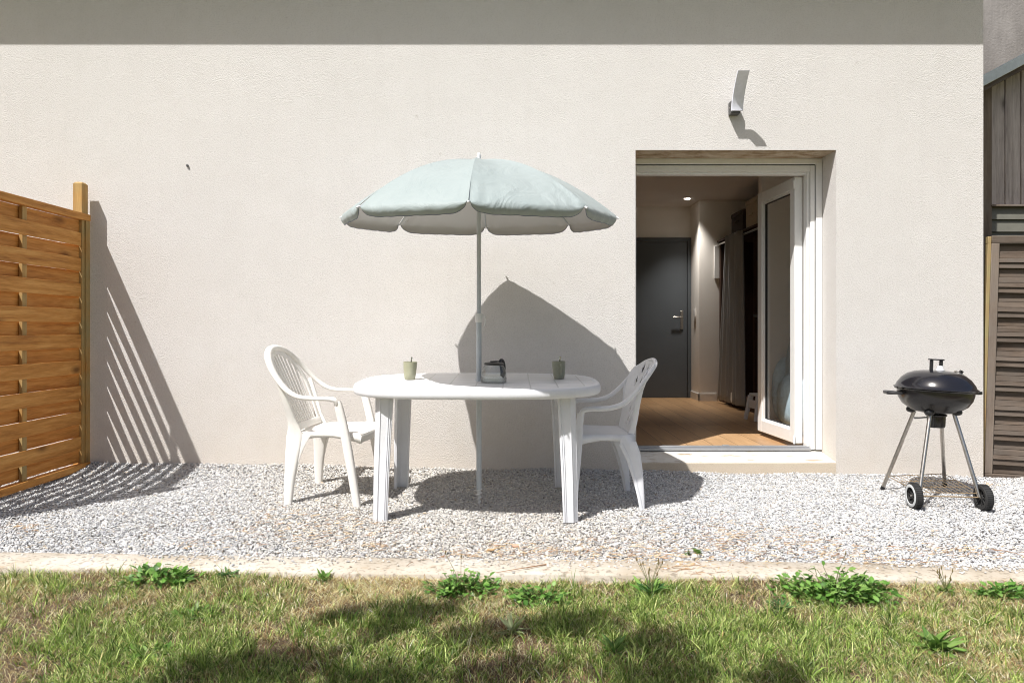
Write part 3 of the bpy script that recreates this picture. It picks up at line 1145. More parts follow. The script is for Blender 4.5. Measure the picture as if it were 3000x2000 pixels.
# interior room
RX0, RX1, RY1, CZ = -0.9, 3.0, 8.81, 2.58
f = MB(); f.box(RX0, RX1, FRY + .06, RY1, FLOOR - .05, FLOOR); f.build("interior_floor", 'laminate', house, smooth=0)
f = MB(); f.box(RX0 - .1, RX1 + .1, 5.052, RY1 + .1, CZ, CZ + .1)
f.build("interior_ceiling", 'int_ceiling', house, smooth=0)
f = MB()
f.box(RX0 - .1, RX0, 5.052, RY1 + .1, FLOOR - .04, CZ - .001)                      # left
f.box(RX0, 2.285, RY1, RY1 + .1, FLOOR - .04, CZ - .001)                            # back
f.box(2.285, RX1, 8.39, RY1 + .1, FLOOR - .04, CZ - .0012)                          # projection
f.box(RX1, RX1 + .1, 5.052, 8.39, FLOOR - .04, CZ - .001)                           # right
f.build("interior_wall", 'int_wall', house, smooth=0)
f = MB(); f.box(2.262, RX1, 6.22, 6.30, FLOOR - .02, CZ - .002); f.build("partition_wall", 'int_wall', house, smooth=0)
f = MB()
f.box(RX0 - .05, OX0 - .0, 5.0515, 5.07, FLOOR, CZ); f.box(OX1, RX1, 5.0515, 5.07, FLOOR, CZ); f.box(OX0, OX1, 5.0515, 5.07, 2.24, CZ)
f.build("interior_lining", 'int_wall', house, smooth=0)
f = MB()
f.box(2.273, 2.285, 8.378, 8.80, FLOOR, FLOOR + .09); f.box(2.273, 2.50, 8.378, 8.389, FLOOR, FLOOR + .09)
f.build("baseboard", 'pvc', house, smooth=0)

# inner dark door
d0, d1 = 1.45, 2.235
dl = MB(); dl.box(d0, d1, RY1 - .03, RY1 - .004, FLOOR + .004, 2.125)
idoor = dl.build("inner_door", 'int_door', house, bevel=.003)
df = MB()
df.box(d1 + .004, d1 + .05, RY1 - .045, RY1 - .001, FLOOR, 2.175)
df.box(d0 - .05, d1 + .004, RY1 - .045, RY1 - .001, 2.13, 2.175)
df.box(d0 - .05, d0 - .004, RY1 - .045, RY1 - .001, FLOOR, 2.13)
df.build("door_casing", 'int_door', idoor, bevel=.002)
h = MB()
hx = 2.165
h.box(hx - .018, hx + .018, RY1 - .042, RY1 - .030, 1.00, 1.24)
h.tube([(hx, RY1 - .04, 1.155), (hx, RY1 - .085, 1.155), (hx - .02, RY1 - .09, 1.155), (hx - .125, RY1 - .09, 1.155)], .009, 8)
h.build("door_handle", 'steel', idoor, bevel=.002)

# light switch and fuse cover on the interior wall
sw = MB(); sw.box(2.262, 2.2725, 8.52, 8.60, 1.17, 1.25); sw.build("switch_plate", 'pvc', house, bevel=.002)
sw = MB(); sw.box(2.465, 2.53, 8.372, 8.389, 1.62, 2.02); sw.build("meter_cover", 'pvc', house, bevel=.004)

# patio door frame
fr = MB()
FX0, FX1 = OX0, OX1
zb = OZ0 + .05
rx = 2.168                                   # inner edge of the fixed frame's right member
# shutter guides
fr.box(2.196, FX1 - .002, FRY, FRY + .05, zb, 2.214)
fr.box(FX0 + .002, FX0 + .012, FRY, FRY + .05, zb, 2.214)
# shutter box underside / top rail
fr.box(FX0 + .002, FX1 - .002, FRY + .002, FRY + .09, 2.196, OZ1 - .004)
# fixed frame
fr.box(2.160, 2.192, FRY + .012, FRY + .09, zb, 2.190)
fr.box(2.140, 2.159, FRY + .032, FRY + .09, zb, 2.160)
fr.box(FX0 + .012, FX0 + .045, FRY + .012, FRY + .09, zb, 2.190)
fr.box(FX0 + .045, 2.160, FRY + .012, FRY + .09, 2.145, 2.190)
fr.box(FX0 + .045, 2.139, FRY + .032, FRY + .09, 2.128, 2.144)
fr.build("door_frame", 'pvc', house, bevel=.003)
gk = MB()
gk.box(2.1925, 2.1958, FRY + .012, FRY + .05, zb, 2.19)
gk.box(FX0 + .02, 2.192, FRY + .012, FRY + .05, 2.1903, 2.1955)
gk.build("frame_gasket", 'black_gasket', house, smooth=0)
th = MB()
th.box(FX0 + .045, 2.159, FRY + .004, FRY + .03, zb - .008, zb + .010)
th.box(FX0 + .045, 2.159, FRY + .031, FRY + .07, zb - .008, zb + .022)
th.box(1.53, 1.58, FRY + .036, FRY + .06, zb + .0225, zb + .028)
th.build("threshold", 'sill_alu', house, bevel=.002)
# leaf, opened inwards
lf = bpy.data.objects.new("door_leaf", None)
leafz0, leafz1 = zb + .03, 2.125
LW = 0.66
hinge = Vector((2.139, FRY + .095, 0))
fm = MB()
st_ = .075
T = .062


def leaf_box(mb, u0, u1, t0, t1, z0, z1):
    mb.box(u0, u1, t0, t1, z0, z1)


leaf_box(fm, 0, st_, 0, T, leafz0, leafz1)
leaf_box(fm, LW - st_, LW, 0, T, leafz0, leafz1)
leaf_box(fm, st_, LW - st_, 0.001, T - .001, leafz0, leafz0 + .095)
leaf_box(fm, st_, LW - st_, 0.001, T - .001, leafz1 - .085, leafz1)
# glazing bead, set back
for a in ((st_, st_ + .014, leafz0 + .095, leafz1 - .085), (LW - st_ - .014, LW - st_, leafz0 + .095, leafz1 - .085)):
    leaf_box(fm, a[0], a[1], .012, T - .012, a[2], a[3])
leaf_box(fm, st_ + .014, LW - st_ - .014, .012, T - .012, leafz0 + .095, leafz0 + .109)
leaf_box(fm, st_ + .014, LW - st_ - .014, .012, T - .012, leafz1 - .099, leafz1 - .085)
leaf = fm.build("door_leaf", 'pvc', house, bevel=.004)
bpy.data.objects.remove(lf)
leaf.location = hinge
leaf.rotation_euler = (0, 0, R(93.3))
gl = MB()
gl.quad((st_ + .014, .026, leafz0 + .109), (LW - st_ - .014, .026, leafz0 + .109), (LW - st_ - .014, .026, leafz1 - .099), (st_ + .014, .026, leafz1 - .099))
gl.build("glass_pane", 'glass', leaf, smooth=0)
gs = MB()
for a in ((st_ + .0145, st_ + .019, leafz0 + .1095, leafz1 - .0995), (LW - st_ - .019, LW - st_ - .0145, leafz0 + .1095, leafz1 - .0995)):
    leaf_box(gs, a[0], a[1], .018, .036, a[2], a[3])
leaf_box(gs, st_ + .019, LW - st_ - .019, .018, .036, leafz0 + .1095, leafz0 + .114)
leaf_box(gs, st_ + .019, LW - st_ - .019, .018, .036, leafz1 - .104, leafz1 - .0995)
gs.build("glass_seal", 'black_gasket', leaf, smooth=0)
hg = MB()
hg.tube([(-.006, T + .006, leafz0 + .0), (-.006, T + .006, leafz0 + .06)], .008, 8)
hg.build("hinge", 'pvc', leaf)
hg = MB()
hg.tube([(-.006, T + .006, leafz1 - .09), (-.006, T + .006, leafz1 - .03)], .008, 8)
hg.build("hinge", 'pvc', leaf)

# downlight (lit)
dlt = MB(); dlt.lathe([(0.0, 0), (.024, 0), (.030, -.003), (.034, 0)], n=20)
tloc = P(2014, 584, 8.28)
o = dlt.build("ceiling_downlight", ['lit'], None)
o.location = (tloc.x, tloc.y, CZ - .002)
tag(o, "small round lit downlight in the interior ceiling", "lamp")
ld = bpy.data.lights.new("downlight_light", 'SPOT')
ld.energy = 125; ld.spot_size = R(84); ld.spot_blend = 1.0; ld.color = (1, .94, .86); ld.shadow_soft_size = .06
lo_ = bpy.data.objects.new("downlight_light", ld); COL.objects.link(lo_)
lo_.location = (0, 0, -.01); lo_.parent = o

# ------------------------------------------------------------------ things indoors
wr = thing("wardrobe", "dark open wardrobe standing along the interior wall behind the grey curtain", "wardrobe", (0, 0, 0))
m = MB()
m.box(2.53, 2.99, 8.34, 8.388, FLOOR, 2.06)
m.box(2.96, 2.99, 6.42, 8.339, FLOOR, 2.06)
m.box(2.53, 2.959, 6.42, 6.46, FLOOR, 2.06)
m.box(2.53, 2.959, 6.461, 8.339, FLOOR, FLOOR + .06)
m.box(2.57, 2.958, 7.28, 7.31, FLOOR + .061, 2.03)
m.build("carcass", 'closet', wr, bevel=.002)
m = MB(); m.box(2.50, 2.99, 6.42, 8.385, 2.061, 2.085); m.build("top_shelf", 'closet', wr, bevel=.002)
m = MB(); m.tube([(2.505, 6.4, 2.03), (2.505, 8.37, 2.03)], .011, 10); m.build("curtain_rail", 'steel', wr)
m = MB(); m.tube([(2.54, 6.5, 1.14), (2.54, 7.2, 1.14)], .014, 8); m.build("bar", 'black_plastic', wr)


def curtain_fn(u, v):
    # v 0 top .. 1 bottom, u along y
    y0 = 7.42 - .03 * v
    y1 = 7.92 + .26 * v
    y = y0 + (y1 - y0) * u
    x = 2.478 + .034 * math.sin(u * 36 + .8 * math.sin(v * 2)) * (.8 + .3 * v) + .008 * math.sin(u * 90)
    z = 2.075 - (2.075 - .165) * v
    return (x, y, z)


m = MB(); m.grid(curtain_fn, 110, 24)
cu = m.build("curtain", 'curtain', None, smooth=180, solid=.003, recalc=False)
tag(cu, "grey floor-length curtain gathered on the wardrobe rail", "curtain")
m = MB()
m.add([(2.435, 7.60, .30), (2.433, 7.64, .29), (2.433, 7.65, .21), (2.434, 7.625, .175), (2.435, 7.60, .21)], [(0, 1, 2, 3, 4)])
tg = m.build("care_tag", 'pvc', cu, smooth=0, solid=.001)
for nm, lab, y0, y1, z1, mt, x1 in (
        ("storage_box", "dark brown basket on the wardrobe top, farthest from the glass door", 7.46, 7.86, 2.315, 'dark_box', 2.80),
        ("storage_box", "beige storage box between the two dark boxes on the wardrobe", 7.04, 7.37, 2.375, 'beige_box', 2.82),
        ("storage_box", "dark box on the wardrobe top nearest the glass door", 6.62, 6.97, 2.42, 'dark_box', 2.82)):
    b = thing(nm, lab, "box", (0, 0, 0), group="boxes stored on the wardrobe")
    m = MB(); m.box(2.51, x1, y0, y1, 2.086, z1 - .05); m.build("box_body", mt, b, bevel=.006)
    m = MB(); m.box(2.505, x1 + .005, y0 - .005, y1 + .005, z1 - .049, z1); m.build("lid", mt, b, bevel=.006)
    m = MB(); m.box(2.494, 2.509, (y0 + y1) / 2 - .06, (y0 + y1) / 2 + .06, 2.20, 2.215); m.build("grip", mt, b, bevel=.002)

# step stool
st = thing("step_stool", "small white plastic step stool on the wooden floor by the door leaf", "stool", (2.43, 6.60, FLOOR), (0, 0, R(8)))
m = MB(); m.prism([(-.12, -.09), (.12, -.09), (.12, .09), (-.12, .09)], .235, .262); m.build("seat", 'white_plastic', st, bevel=.012, seg=3)
for sx in (-1, 1):
    for sy in (-1, 1):
        m = MB()
        m.sweep([(sx * .105, sy * .075, .236), (sx * .145, sy * .105, .004)], [(.026, .016), (.018, .014)], up=(0, 1, 0), p=4)
        m.build("leg", 'white_plastic', st)
for sgn_ in (-1, 1):
    m = MB(); m.box(sgn_ * .125 - .008, sgn_ * .125 + .008, -.07, .07, .12, .20)
    m.build("side_brace", 'white_plastic', st, bevel=.004)

# pale blue armchair seen through the glass leaf
ac = thing("armchair", "armchair under a pale blue cloth seen through the glass door leaf", "armchair", (0, 0, 0))


def blob(mb, c, s, n=20, p=3.0, amp=.02):
    def fn(u, v):
        a = u * 2 * math.pi; b = (v - .5) * math.pi
        f = lambda q: math.copysign(abs(q) ** (2 / p), q)
        x = f(math.cos(a)) * f(math.cos(b)); y = f(math.sin(a)) * f(math.cos(b)); z = f(math.sin(b))
        k = 1 + amp * math.sin(x * 7 + z * 5) * math.cos(y * 6 + z * 3)
        return (c[0] + s[0] * x * k, c[1] + s[1] * y * k, c[2] + s[2] * z * k)
    mb.grid(fn, n, n)


m = MB(); blob(m, (2.56, 5.72, FLOOR + .27), (.31, .30, .27)); m.build("seat_cushion", 'blue_cloth', ac, smooth=180)
m = MB(); blob(m, (2.58, 5.90, FLOOR + .44), (.20, .20, .44)); m.build("backrest", 'blue_cloth', ac, smooth=180)
m = MB(); blob(m, (2.62, 6.12, FLOOR + .33), (.30, .07, .33)); m.build("armrest", 'blue_cloth', ac, smooth=180)

# ------------------------------------------------------------------ wall lamp
lamp = thing("wall_lamp", "curved brushed aluminium lamp mounted on the wall above the patio door", "lamp", (1.4895, WALL_Y, 2.49))
bl = MB()
pts = []
for i in range(13):
    t = i / 12
    yy = -.078 - .012 * t - .122 * t ** 1.8
    zz = .0 + .224 * t
    pts.append((yy, zz))
W_ = .078
sec = []
for i, (yy, zz) in enumerate(pts):
    # shallow channel: side lips turned towards the viewer
    sec.append([(0, yy + .012, zz), (0, yy - .004, zz), (.005, yy - .005, zz), (W_ - .005, yy - .005, zz), (W_, yy - .004, zz), (W_, yy + .012, zz)])
mm = len(sec[0])
fs = []
for i in range(len(sec) - 1):
    for j in range(mm):
        j2 = (j + 1) % mm
        fs.append((i * mm + j, i * mm + j2, (i + 1) * mm + j2, (i + 1) * mm + j))
fs += [tuple(range(mm)), tuple((len(sec) - 1) * mm + j for j in reversed(range(mm)))]
bl.add([p for r in sec for p in r], fs)
bl.build("lamp_shade", 'alu', lamp, bevel=.0015, smooth=30)
bx = MB(); bx.box(.002, W_ - .012, -.062, -.0005, -.012, .075); bx.build("wall_bracket", 'grey_metal', lamp, bevel=.003)
bx = MB(); bx.box(-.002, .0018, -.045, -.035, .028, .036); bx.build("screw", 'steel', lamp)

# wall plug
s = MB(); s.lathe([(0, -.011), (.007, -.011), (.009, -.008), (.008, -.004), (.008, .004)], n=10, mat=Matrix.Rotation(R(-90), 4, 'X'))
o = s.build("wall_screw", 'grey_metal', None); o.location = P(550, 486, WALL_Y); o.location.y = WALL_Y - .001
tag(o, "small dark screw left sticking out of the bare wall above the wooden fence", "screw")
s = MB(); s.lathe([(0, -.02), (.035, -.02), (.045, -.012), (.045, .0)], n=24, mat=Matrix.Rotation(R(-90), 4, 'X') @ Matrix.Scale(-1, 4, (0, 0, 1)))
o = s.build("pipe_end", 'black_plastic', None); o.location = P(1668, 1326, WALL_Y); o.location.y = WALL_Y - .0215
tag(o, "round black pipe end low on the wall behind the right table leg", "pipe end")

# ------------------------------------------------------------------ left fence
XF = -2.912
fence = thing("wooden_fence", "orange-brown treated pine fence panel of woven boards at the left", "fence", (0, 0, 0))
FY0, FY1, FYM = 3.33, 4.70, 4.10
zt0 = 1.785; zb0 = 0.045
post = MB()
px0 = -2.985
for (ya, yb, zt) in ((4.625, 4.692, 2.0),):
    post.prism([(px0, ya), (-2.923, ya), (-2.923, yb), (px0, yb)], -.25, zt - .012)
    post.add([(px0, ya, zt - .012), (-2.923, ya, zt - .012), (-2.923, yb, zt - .012), (px0, yb, zt - .012),
              (px0 + .012, ya + .012, zt), (-2.935, ya + .012, zt), (-2.935, yb - .012, zt), (px0 + .012, yb - .012, zt)],
             [(0, 1, 5, 4), (1, 2, 6, 5), (2, 3, 7, 6), (3, 0, 4, 7), (4, 5, 6, 7)])
po = post.build("post", 'pine_z', fence, bevel=.003)
p2 = po.copy(); COL.objects.link(p2); p2.parent = fence; p2.location = (0, 3.25 - 4.625, 0)
XC = -2.941        # centre plane of the boards
rail = MB()
rail.box(XC - .022, XF + .003, FY0, FY1, zt0 - .045, zt0)
rail.build("top_rail", 'pine_y', fence, bevel=.003)
rail = MB(); rail.box(XC - .022, XF + .003, FY0, FY1, zb0, zb0 + .045); rail.build("bottom_rail", 'pine_y', fence, bevel=.003)
for ya in (FY1 - .045, FY0 + .002):
    rail = MB(); rail.box(XC + .008, XF, ya, ya + .042, zb0 + .0455, zt0 - .0455)
    rail.box(XC - .022, XC - .008, ya, ya + .042, zb0 + .0455, zt0 - .0455)
    rail.build("stile", 'pine_z', fence, bevel=.002)
b = MB(); b.box(XC - .011, XC + .011, FYM - .026, FYM + .012, zb0 + .0455, zt0 - .0455); b.build("batten", 'pine_z', fence, bevel=.002)
b = MB(); b.box(XC - .011, XC + .011, 3.66, 3.70, zb0 + .0455, zt0 - .0455); b.build("batten", 'pine_z', fence, bevel=.002)
NP = 19
pitch = (zt0 - zb0 - .09 - .014) / NP
for i in range(NP):
    sgn = 1 if i % 2 else -1
    zc = zb0 + .045 + .010 + pitch * (i + .5)
    bh = pitch * .5 + .002
    rr = random.Random(i)
    br = MB()
    thk = .0045
    ring = []
    NN = 40
    for k in range(NN + 1):
        y = FY0 + .02 + (FY1 - .02 - FY0 - .02) * k / NN
        # woven: bows out at the two battens
        e = min((y - FY0 - .02) / .30, (FY1 - .02 - y) / .30, 1)
        e = max(0, e)
        off = sgn * (.0035 + .0165 * (math.sin(e * math.pi / 2) ** 1.3))
        jz = rr.uniform(-.0006, .0006)
        ring.append([(XC + off - thk, y, zc - bh + jz), (XC + off + thk, y, zc - bh + jz),
                     (XC + off + thk * 1.5, y, zc), (XC + off + thk, y, zc + bh + jz), (XC + off - thk, y, zc + bh + jz)])
    mm = 5
    fs = []
    for k in range(NN):
        for j in range(mm):
            j2 = (j + 1) % mm
            fs.append((k * mm + j, k * mm + j2, (k + 1) * mm + j2, (k + 1) * mm + j))
    fs += [tuple(range(mm)), tuple(NN * mm + j for j in range(mm))]
    br.add([p for r in ring for p in r], fs)
    # own grain per board: shift the mesh against the object origin
    o = br.build("board", 'pine_y', fence, bevel=.0015, smooth=30)
    sh = Vector((rr.uniform(-3, 3), rr.uniform(-3, 3), rr.uniform(-2, 2)))
    o.data.transform(Matrix.Translation(sh)); o.location = -sh

# ------------------------------------------------------------------ right: screen panel, shed, wall behind
scr = thing("wooden_screen", "weathered grey-brown horizontal slat screen beside the barbecue", "fence", (3.285, 4.80, -.06), (0, R(1.6), R(-12)))
m = MB(); m.box(0.0, .022, 0, .045, 0, 1.66); m.box(.0, .022, .0, .045, 1.6602, 1.71); m.build("edge_post", 'old_edge', scr, bevel=.003)
m = MB(); m.box(.0225, .072, -.004, .04, .05, 1.662); m.build("stile", 'old_z', scr, bevel=.003)
m = MB(); m.box(.0225, 1.3, -.004, .04, 1.6625, 1.715); m.build("top_rail", 'old_x', scr, bevel=.003)
m = MB(); m.box(.0225, 1.3, -.004, .04, 0.0, .0495); m.build("bottom_rail", 'old_x', scr, bevel=.003)
m = MB(); m.box(1.25, 1.30, -.004, .04, .05, 1.662); m.build("stile", 'old_z', scr, bevel=.003)
z = .052
k = 0
while z < 1.655:
    hgt = [.062, .040, .030, .040][k % 4]
    hgt = min(hgt, 1.660 - z)
    yo = [.026, .006, .000, .010][k % 4]
    m = MB()
    q = .010
    m.prism([(yo, z), (yo + q, z), (yo + q + .006, z + hgt - .002), (yo + .006, z + hgt - .002)], .073, 1.249,
            Matrix(((0, 0, 1, 0), (1, 0, 0, 0), (0, 1, 0, 0), (0, 0, 0, 1))))
    o = m.build("slat", 'old_x', scr, bevel=.0015)
    sh = Vector((random.uniform(-3, 3), random.uniform(-3, 3), random.uniform(-2, 2)))
    o.data.transform(Matrix.Translation(sh)); o.location = -sh
    z += hgt
    k += 1
m = MB(); m.box(.08, 1.24, .045, .05, .05, 1.66); m.build("backing", 'old_x', scr)

SY = 5.25      # shed front plane
shed = thing("garden_shed", "silvered timber shed with sloping zinc roof edge behind the slat screen", "shed", (0, 0, 0))


def sx(px, y=SY): return (px - 1504) / 2000 * y
def sz(py, y=SY): return 1 + (964 - py) / 2000 * y


m = MB(); m.box(3.44, 3.66, SY - .03, SY + .03, -.1, sz(262) + .1)
m.build("corner_board", 'old_z', shed, bevel=.003)
x = 3.664
k = 0
while x < 5.2:
    wd = [.056, .061, .058, .064][k % 4]
    ztp = sz(262) + (x - sx(2887)) * .535 + .02
    m = MB(); m.box(x, x + wd - .003, SY - (.0 if k % 2 else .006), SY + .02, sz(601), ztp)
    o = m.build("board", 'shed_z', shed, bevel=.003)
    sh = Vector((random.uniform(-3, 3), random.uniform(-3, 3), random.uniform(-2, 2)))
    o.data.transform(Matrix.Translation(sh)); o.location = -sh
    x += wd
    k += 1
m = MB(); m.box(3.655, 5.2, SY - .04, SY + .02, sz(607), sz(601) - .001); m.build("drip_ledge", 'old_z', shed, bevel=.002)
m = MB()
for i in range(14):
    z1 = sz(608) - i * .095
    m.prism([(SY - .002, z1), (SY - .020, z1 - .093), (SY + .015, z1 - .093), (SY + .015, z1)], 3.664, 5.2,
            Matrix(((0, 0, 1, 0), (1, 0, 0, 0), (0, 1, 0, 0), (0, 0, 0, 1))))
m.build("lower_siding", 'siding', shed, smooth=0)
ang = math.atan(.535)
base = Vector((3.30, SY, sz(262) + (3.30 - sx(2887)) * .535))
Mr = Matrix.Translation(base) @ Matrix.Rotation(-ang, 4, 'Y')
m = MB(); m.box(0, 2.4, -.16, .02, -.005, .040, Mr); m.build("barge_board", 'old_x', shed, bevel=.003)
m = MB(); m.box(0, 2.4, -.175, 1.5, .0405, .075, Mr); m.box(0, 2.4, -.185, -.1755, .030, .105, Mr); m.box(0, 2.4, -.17, 1.5, .080, .105, Mr)
m.build("roof_flashing", 'flashing', shed, bevel=.004)

m = MB(); m.box(3.9, 14, 7.6, 7.8, -.3, 7.5)
o = m.build("neighbour_wall", 'old_concrete', None)
tag(o, "rough dark grey concrete wall rising behind the shed roof", "wall")
m = MB()
m.box(3.285, 3.42, 5.35, 5.43, -.1, .45)
o = m.build("stone_block", 'kerb', None, bevel=.01); tag(o, "pale block in the gap behind the slat screen", "block")
gb = thing("green_crate", "dark green plastic crate in the gap between house corner and screen", "crate", (3.30, 5.36, .452), (0, R(-3), 0))
m = MB()
m.prism([(0, 0), (.28, 0), (.28, .2), (0, .2)], .02, .30)
m.build("crate_body", 'green_plastic', gb, bevel=.01)
m = MB()
m.prism([(-.008, -.008), (.288, -.008), (.288, .208), (-.008, .208)], .301, .32)
m.build("rim", 'green_plastic', gb, bevel=.004)

# ------------------------------------------------------------------ table
TC = Vector((-0.200, 3.945, 0.0))
table = thing("garden_table", "white plastic oval-cornered garden table under the parasol", "table", (TC.x, TC.y, -.005), (R(1.6), 0, 0))
TA, TB, TH = .688, .468, .712


def outline(a, b, n=96, p=3.1):
    out = []
    for k in range(n):
        t = 2 * math.pi * k / n
        c, s_ = math.cos(t), math.sin(t)
        out.append((math.copysign(abs(c) ** (2 / p), c) * a, math.copysign(abs(s_) ** (2 / p), s_) * b))
    return out


NOUT = 128
rings = []
for ins, z in ((.020, -.050), (.006, -.052), (.0, -.046), (-.002, -.030), (.0, -.012), (.004, -.004), (.012, 0.0), (.030, 0.0005), (.034, -.0025), (.038, .0)):
    rings.append([(x, y, TH + z) for x, y in outline(TA - ins, TB - ins, NOUT)])
m = MB()
fs = []
nr = len(rings)
for i in range(nr - 1):
    for k in range(NOUT):
        k2 = (k + 1) % NOUT
        fs.append((i * NOUT + k, i * NOUT + k2, (i + 1) * NOUT + k2, (i + 1) * NOUT + k))
m.add([p for r in rings for p in r], fs)
m.cur = 1
m.f.append(tuple((nr - 1) * NOUT + k for k in range(NOUT))); m.mi.append(1)
m.cur = 0
m.v += [(x, y, TH - .012) for x, y in outline(TA - .022, TB - .022, NOUT)]
o0 = nr * NOUT
m.f.append(tuple(reversed([o0 + k for k in range(NOUT)]))); m.mi.append(0)
for k in range(NOUT):
    k2 = (k + 1) % NOUT
    m.f.append((o0 + k, o0 + k2, k2, k)); m.mi.append(0)
m.build("tabletop", ['white_plastic', 'table_top'], table, smooth=50)
# parasol grommet
m = MB(); m.lathe([(.019, .002), (.030, .002), (.034, -.002)], n=28); g_ = m.build("parasol_hole_ring", 'white_plastic', table)
g_.location = (0, 0, TH + .001)


def leg_section(sxn, syn):
    """L-shaped moulded section, outer corner towards (sxn, syn), beads on the free edges."""
    a = .044; t = .010
    pts = [(-a, a), (a - .022, a), (a, a - .022), (a, -a), (a - .016, -a), (a - .016, -a + .012), (a - t, -a + .014),
           (a - t, a - .026), (a - .026, a - t), (-a + .014, a - t), (-a + .012, a - .016), (-a, a - .016)]
    return [(x * sxn, y * syn) for x, y in pts]


for sxn in (-1, 1):
    for syn in (-1, 1):
        sec = leg_section(sxn, syn)
        n = len(sec)
        m = MB()
        vs = []
        lv = [(0.0, .500, .326, .86), (.25, .493, .316, .92), (.60, .480, .298, 1.03), (.655, .478, .295, 1.08)]
        for (z, cx, cy, k) in lv:
            vs += [(sxn * cx + x * k, syn * cy + y * k, z) for x, y in sec]
        fs = []
        for i in range(len(lv) - 1):
            for j in range(n):
                j2 = (j + 1) % n
                fs.append((i * n + j, i * n + j2, (i + 1) * n + j2, (i + 1) * n + j))
        fs += [tuple(range(n)), tuple((len(lv) - 1) * n + j for j in range(n))]
        m.add(vs, fs)
        # raised beads down the outer faces
        for (bx_, by_) in ((-.034, .046), (-.024, .046), (.046, -.034), (.046, -.024), (.018, .046), (.046, .018)):
            m.sweep([(sxn * (c0 + bx_ * kk), syn * (c1 + by_ * kk), zz_) for (zz_, c0, c1, kk) in lv], [(.0028, .0028)] * 4, up=(0, 1, 0), n=6)
        # stepped collar at the top
        cx, cy = sxn * .478, syn * .295
        m.box(cx - .052, cx + .052, cy - .052, cy + .052, .6555, .672)
        m.box(cx - .060, cx + .060, cy - .060, cy + .060, .6725, .695)
        m.build("leg", 'white_plastic', table, bevel=.003, smooth=35)

# ------------------------------------------------------------------ parasol
PB = Vector((-0.198, 3.930, -.02))
PT = Vector((-0.1916, 3.786, 1.978))
ax = (PT - PB)
tilt_y = math.atan2(-(PT.y - PB.y), PT.z - PB.z)      # rotation about x
par = thing("parasol", "pale sage green parasol standing through the white table", "parasol", PB, (-math.asin((PT.y - PB.y) / ax.length) * -1 * -1, 0, 0))
# local z runs along the pole
PL = ax.length
par.rotation_euler = ax.to_track_quat('Z', 'Y').to_euler()
par.rotation_euler = Euler((math.atan2(-(PT.y - PB.y), PT.z - PB.z), math.atan2(PT.x - PB.x, PT.z - PB.z), 0))
m = MB(); m.lathe([(0, .10), (.0150, .10), (.0150, 1.10), (.0, 1.10)], n=20)
m.build("lower_pole", 'pole', par)
m = MB(); m.lathe([(0, 1.0), (.0122, 1.0), (.0122, PL - .045), (0, PL - .045)], n=20)
m.build("upper_pole", 'pole', par)
m = MB(); m.lathe([(0.0152, 1.062), (.0195, 1.062), (.0205, 1.068), (.0205, 1.105), (.0195, 1.112), (.0124, 1.112)], n=24)
m.tube([(.018, -.004, 1.10), (.032, -.006, 1.098), (.038, -.006, 1.08), (.034, -.006, 1.045), (.022, -.006, 1.035)], .0035, 8)
m.build("clamp_collar", 'clear_plastic', par)
m = MB()
m.lathe([(0, 0.0), (.004, .004), (.010, .10), (.012, .17), (.0150, .175), (.0, .18)], n=16)
# helical flange of the ground screw
vs, fs = [], []
NH = 90
for k in range(NH + 1):
    t = k / NH
    a = t * 2 * math.pi * 4
    r0 = .005 + .006 * t; r1 = r0 + .009 * (.4 + .6 * t)
    z = .008 + .10 * t
    vs += [(r0 * math.cos(a), r0 * math.sin(a), z), (r1 * math.cos(a), r1 * math.sin(a), z - .002), (r0 * math.cos(a), r0 * math.sin(a), z + .003)]
for k in range(NH):
    a = k * 3
    fs += [(a, a + 1, a + 4, a + 3), (a + 1, a + 2, a + 5, a + 4)]
m.add(vs, fs)
m.build("ground_screw", 'clear_plastic', par, recalc=False)
m = MB(); m.lathe([(.0, 0.036), (.006, .034), (.010, .026), (.0115, .012), (.0105, 0.0), (.013, -.004), (.013, -.012)], n=20)
fi = m.build("finial", 'white_plastic', par); fi.location = (0, 0, PL - .035)
m = MB(); m.lathe([(.0124, 0), (.019, 0), (.021, .01), (.021, .035), (.0124, .04)], n=20)
m.build("runner", 'clear_plastic', par).location = (0, 0, PL - .30)

CR = .767
APZ = PL - .040                 # canopy apex (local)
TIPZ = APZ - .330
TH0 = R(-90 - 0.6)


def ribz(r):
    t = r / CR
    return APZ - .312 * (0.06 * t + 0.94 * t ** 2.15)


def canopy_pt(a0, u, v):
    """u -1..1 between ribs, v 0..1 to the rib tips, >1 the hem flap"""
    half = math.pi / 8
    if v <= 1:
        r = CR * max(v, .012)
        z = ribz(r)
        # straight cloth between ribs (chord) with a little sag
        cx = r * math.cos(half)
        y = r * math.sin(half) * u
        sag = -.017 * math.sin(math.pi * min(v, 1)) * (1 - u * u)
        # tension creases towards the tips
        cr = .0065 * math.sin(u * 24 + v * 5 + a0) * max(0, v - .72) * 3.6 * (abs(u) ** 1.6) + .0022 * math.sin(7 * u + 9 * v + 3 * a0) * v * (1 - u * u)
        z += sag + cr
        x = cx
        # pull-in near the tip line middle
        x += .016 * (1 - u * u) * v ** 3
    else:
        t = (v - 1) / .16
        au = abs(u)
        fall = (1 - au ** 7) ** .6
        r = CR
        x = r * math.cos(half) + .016 * (1 - u * u) + (.013 * math.sin(t * 2.6) - .016 * t * t) * fall + .005 * math.sin(u * 15 + 1.3 * math.sin(a0)) * t * (1 - au)
        y = r * math.sin(half) * u * (1 - .035 * t * au ** 3)
        z = ribz(r) - .056 * t * fall + .0012 * math.sin(u * 23) * t * fall
    c, s_ = math.cos(a0 + half), math.sin(a0 + half)
    return (x * c - y * s_, x * s_ + y * c, z)


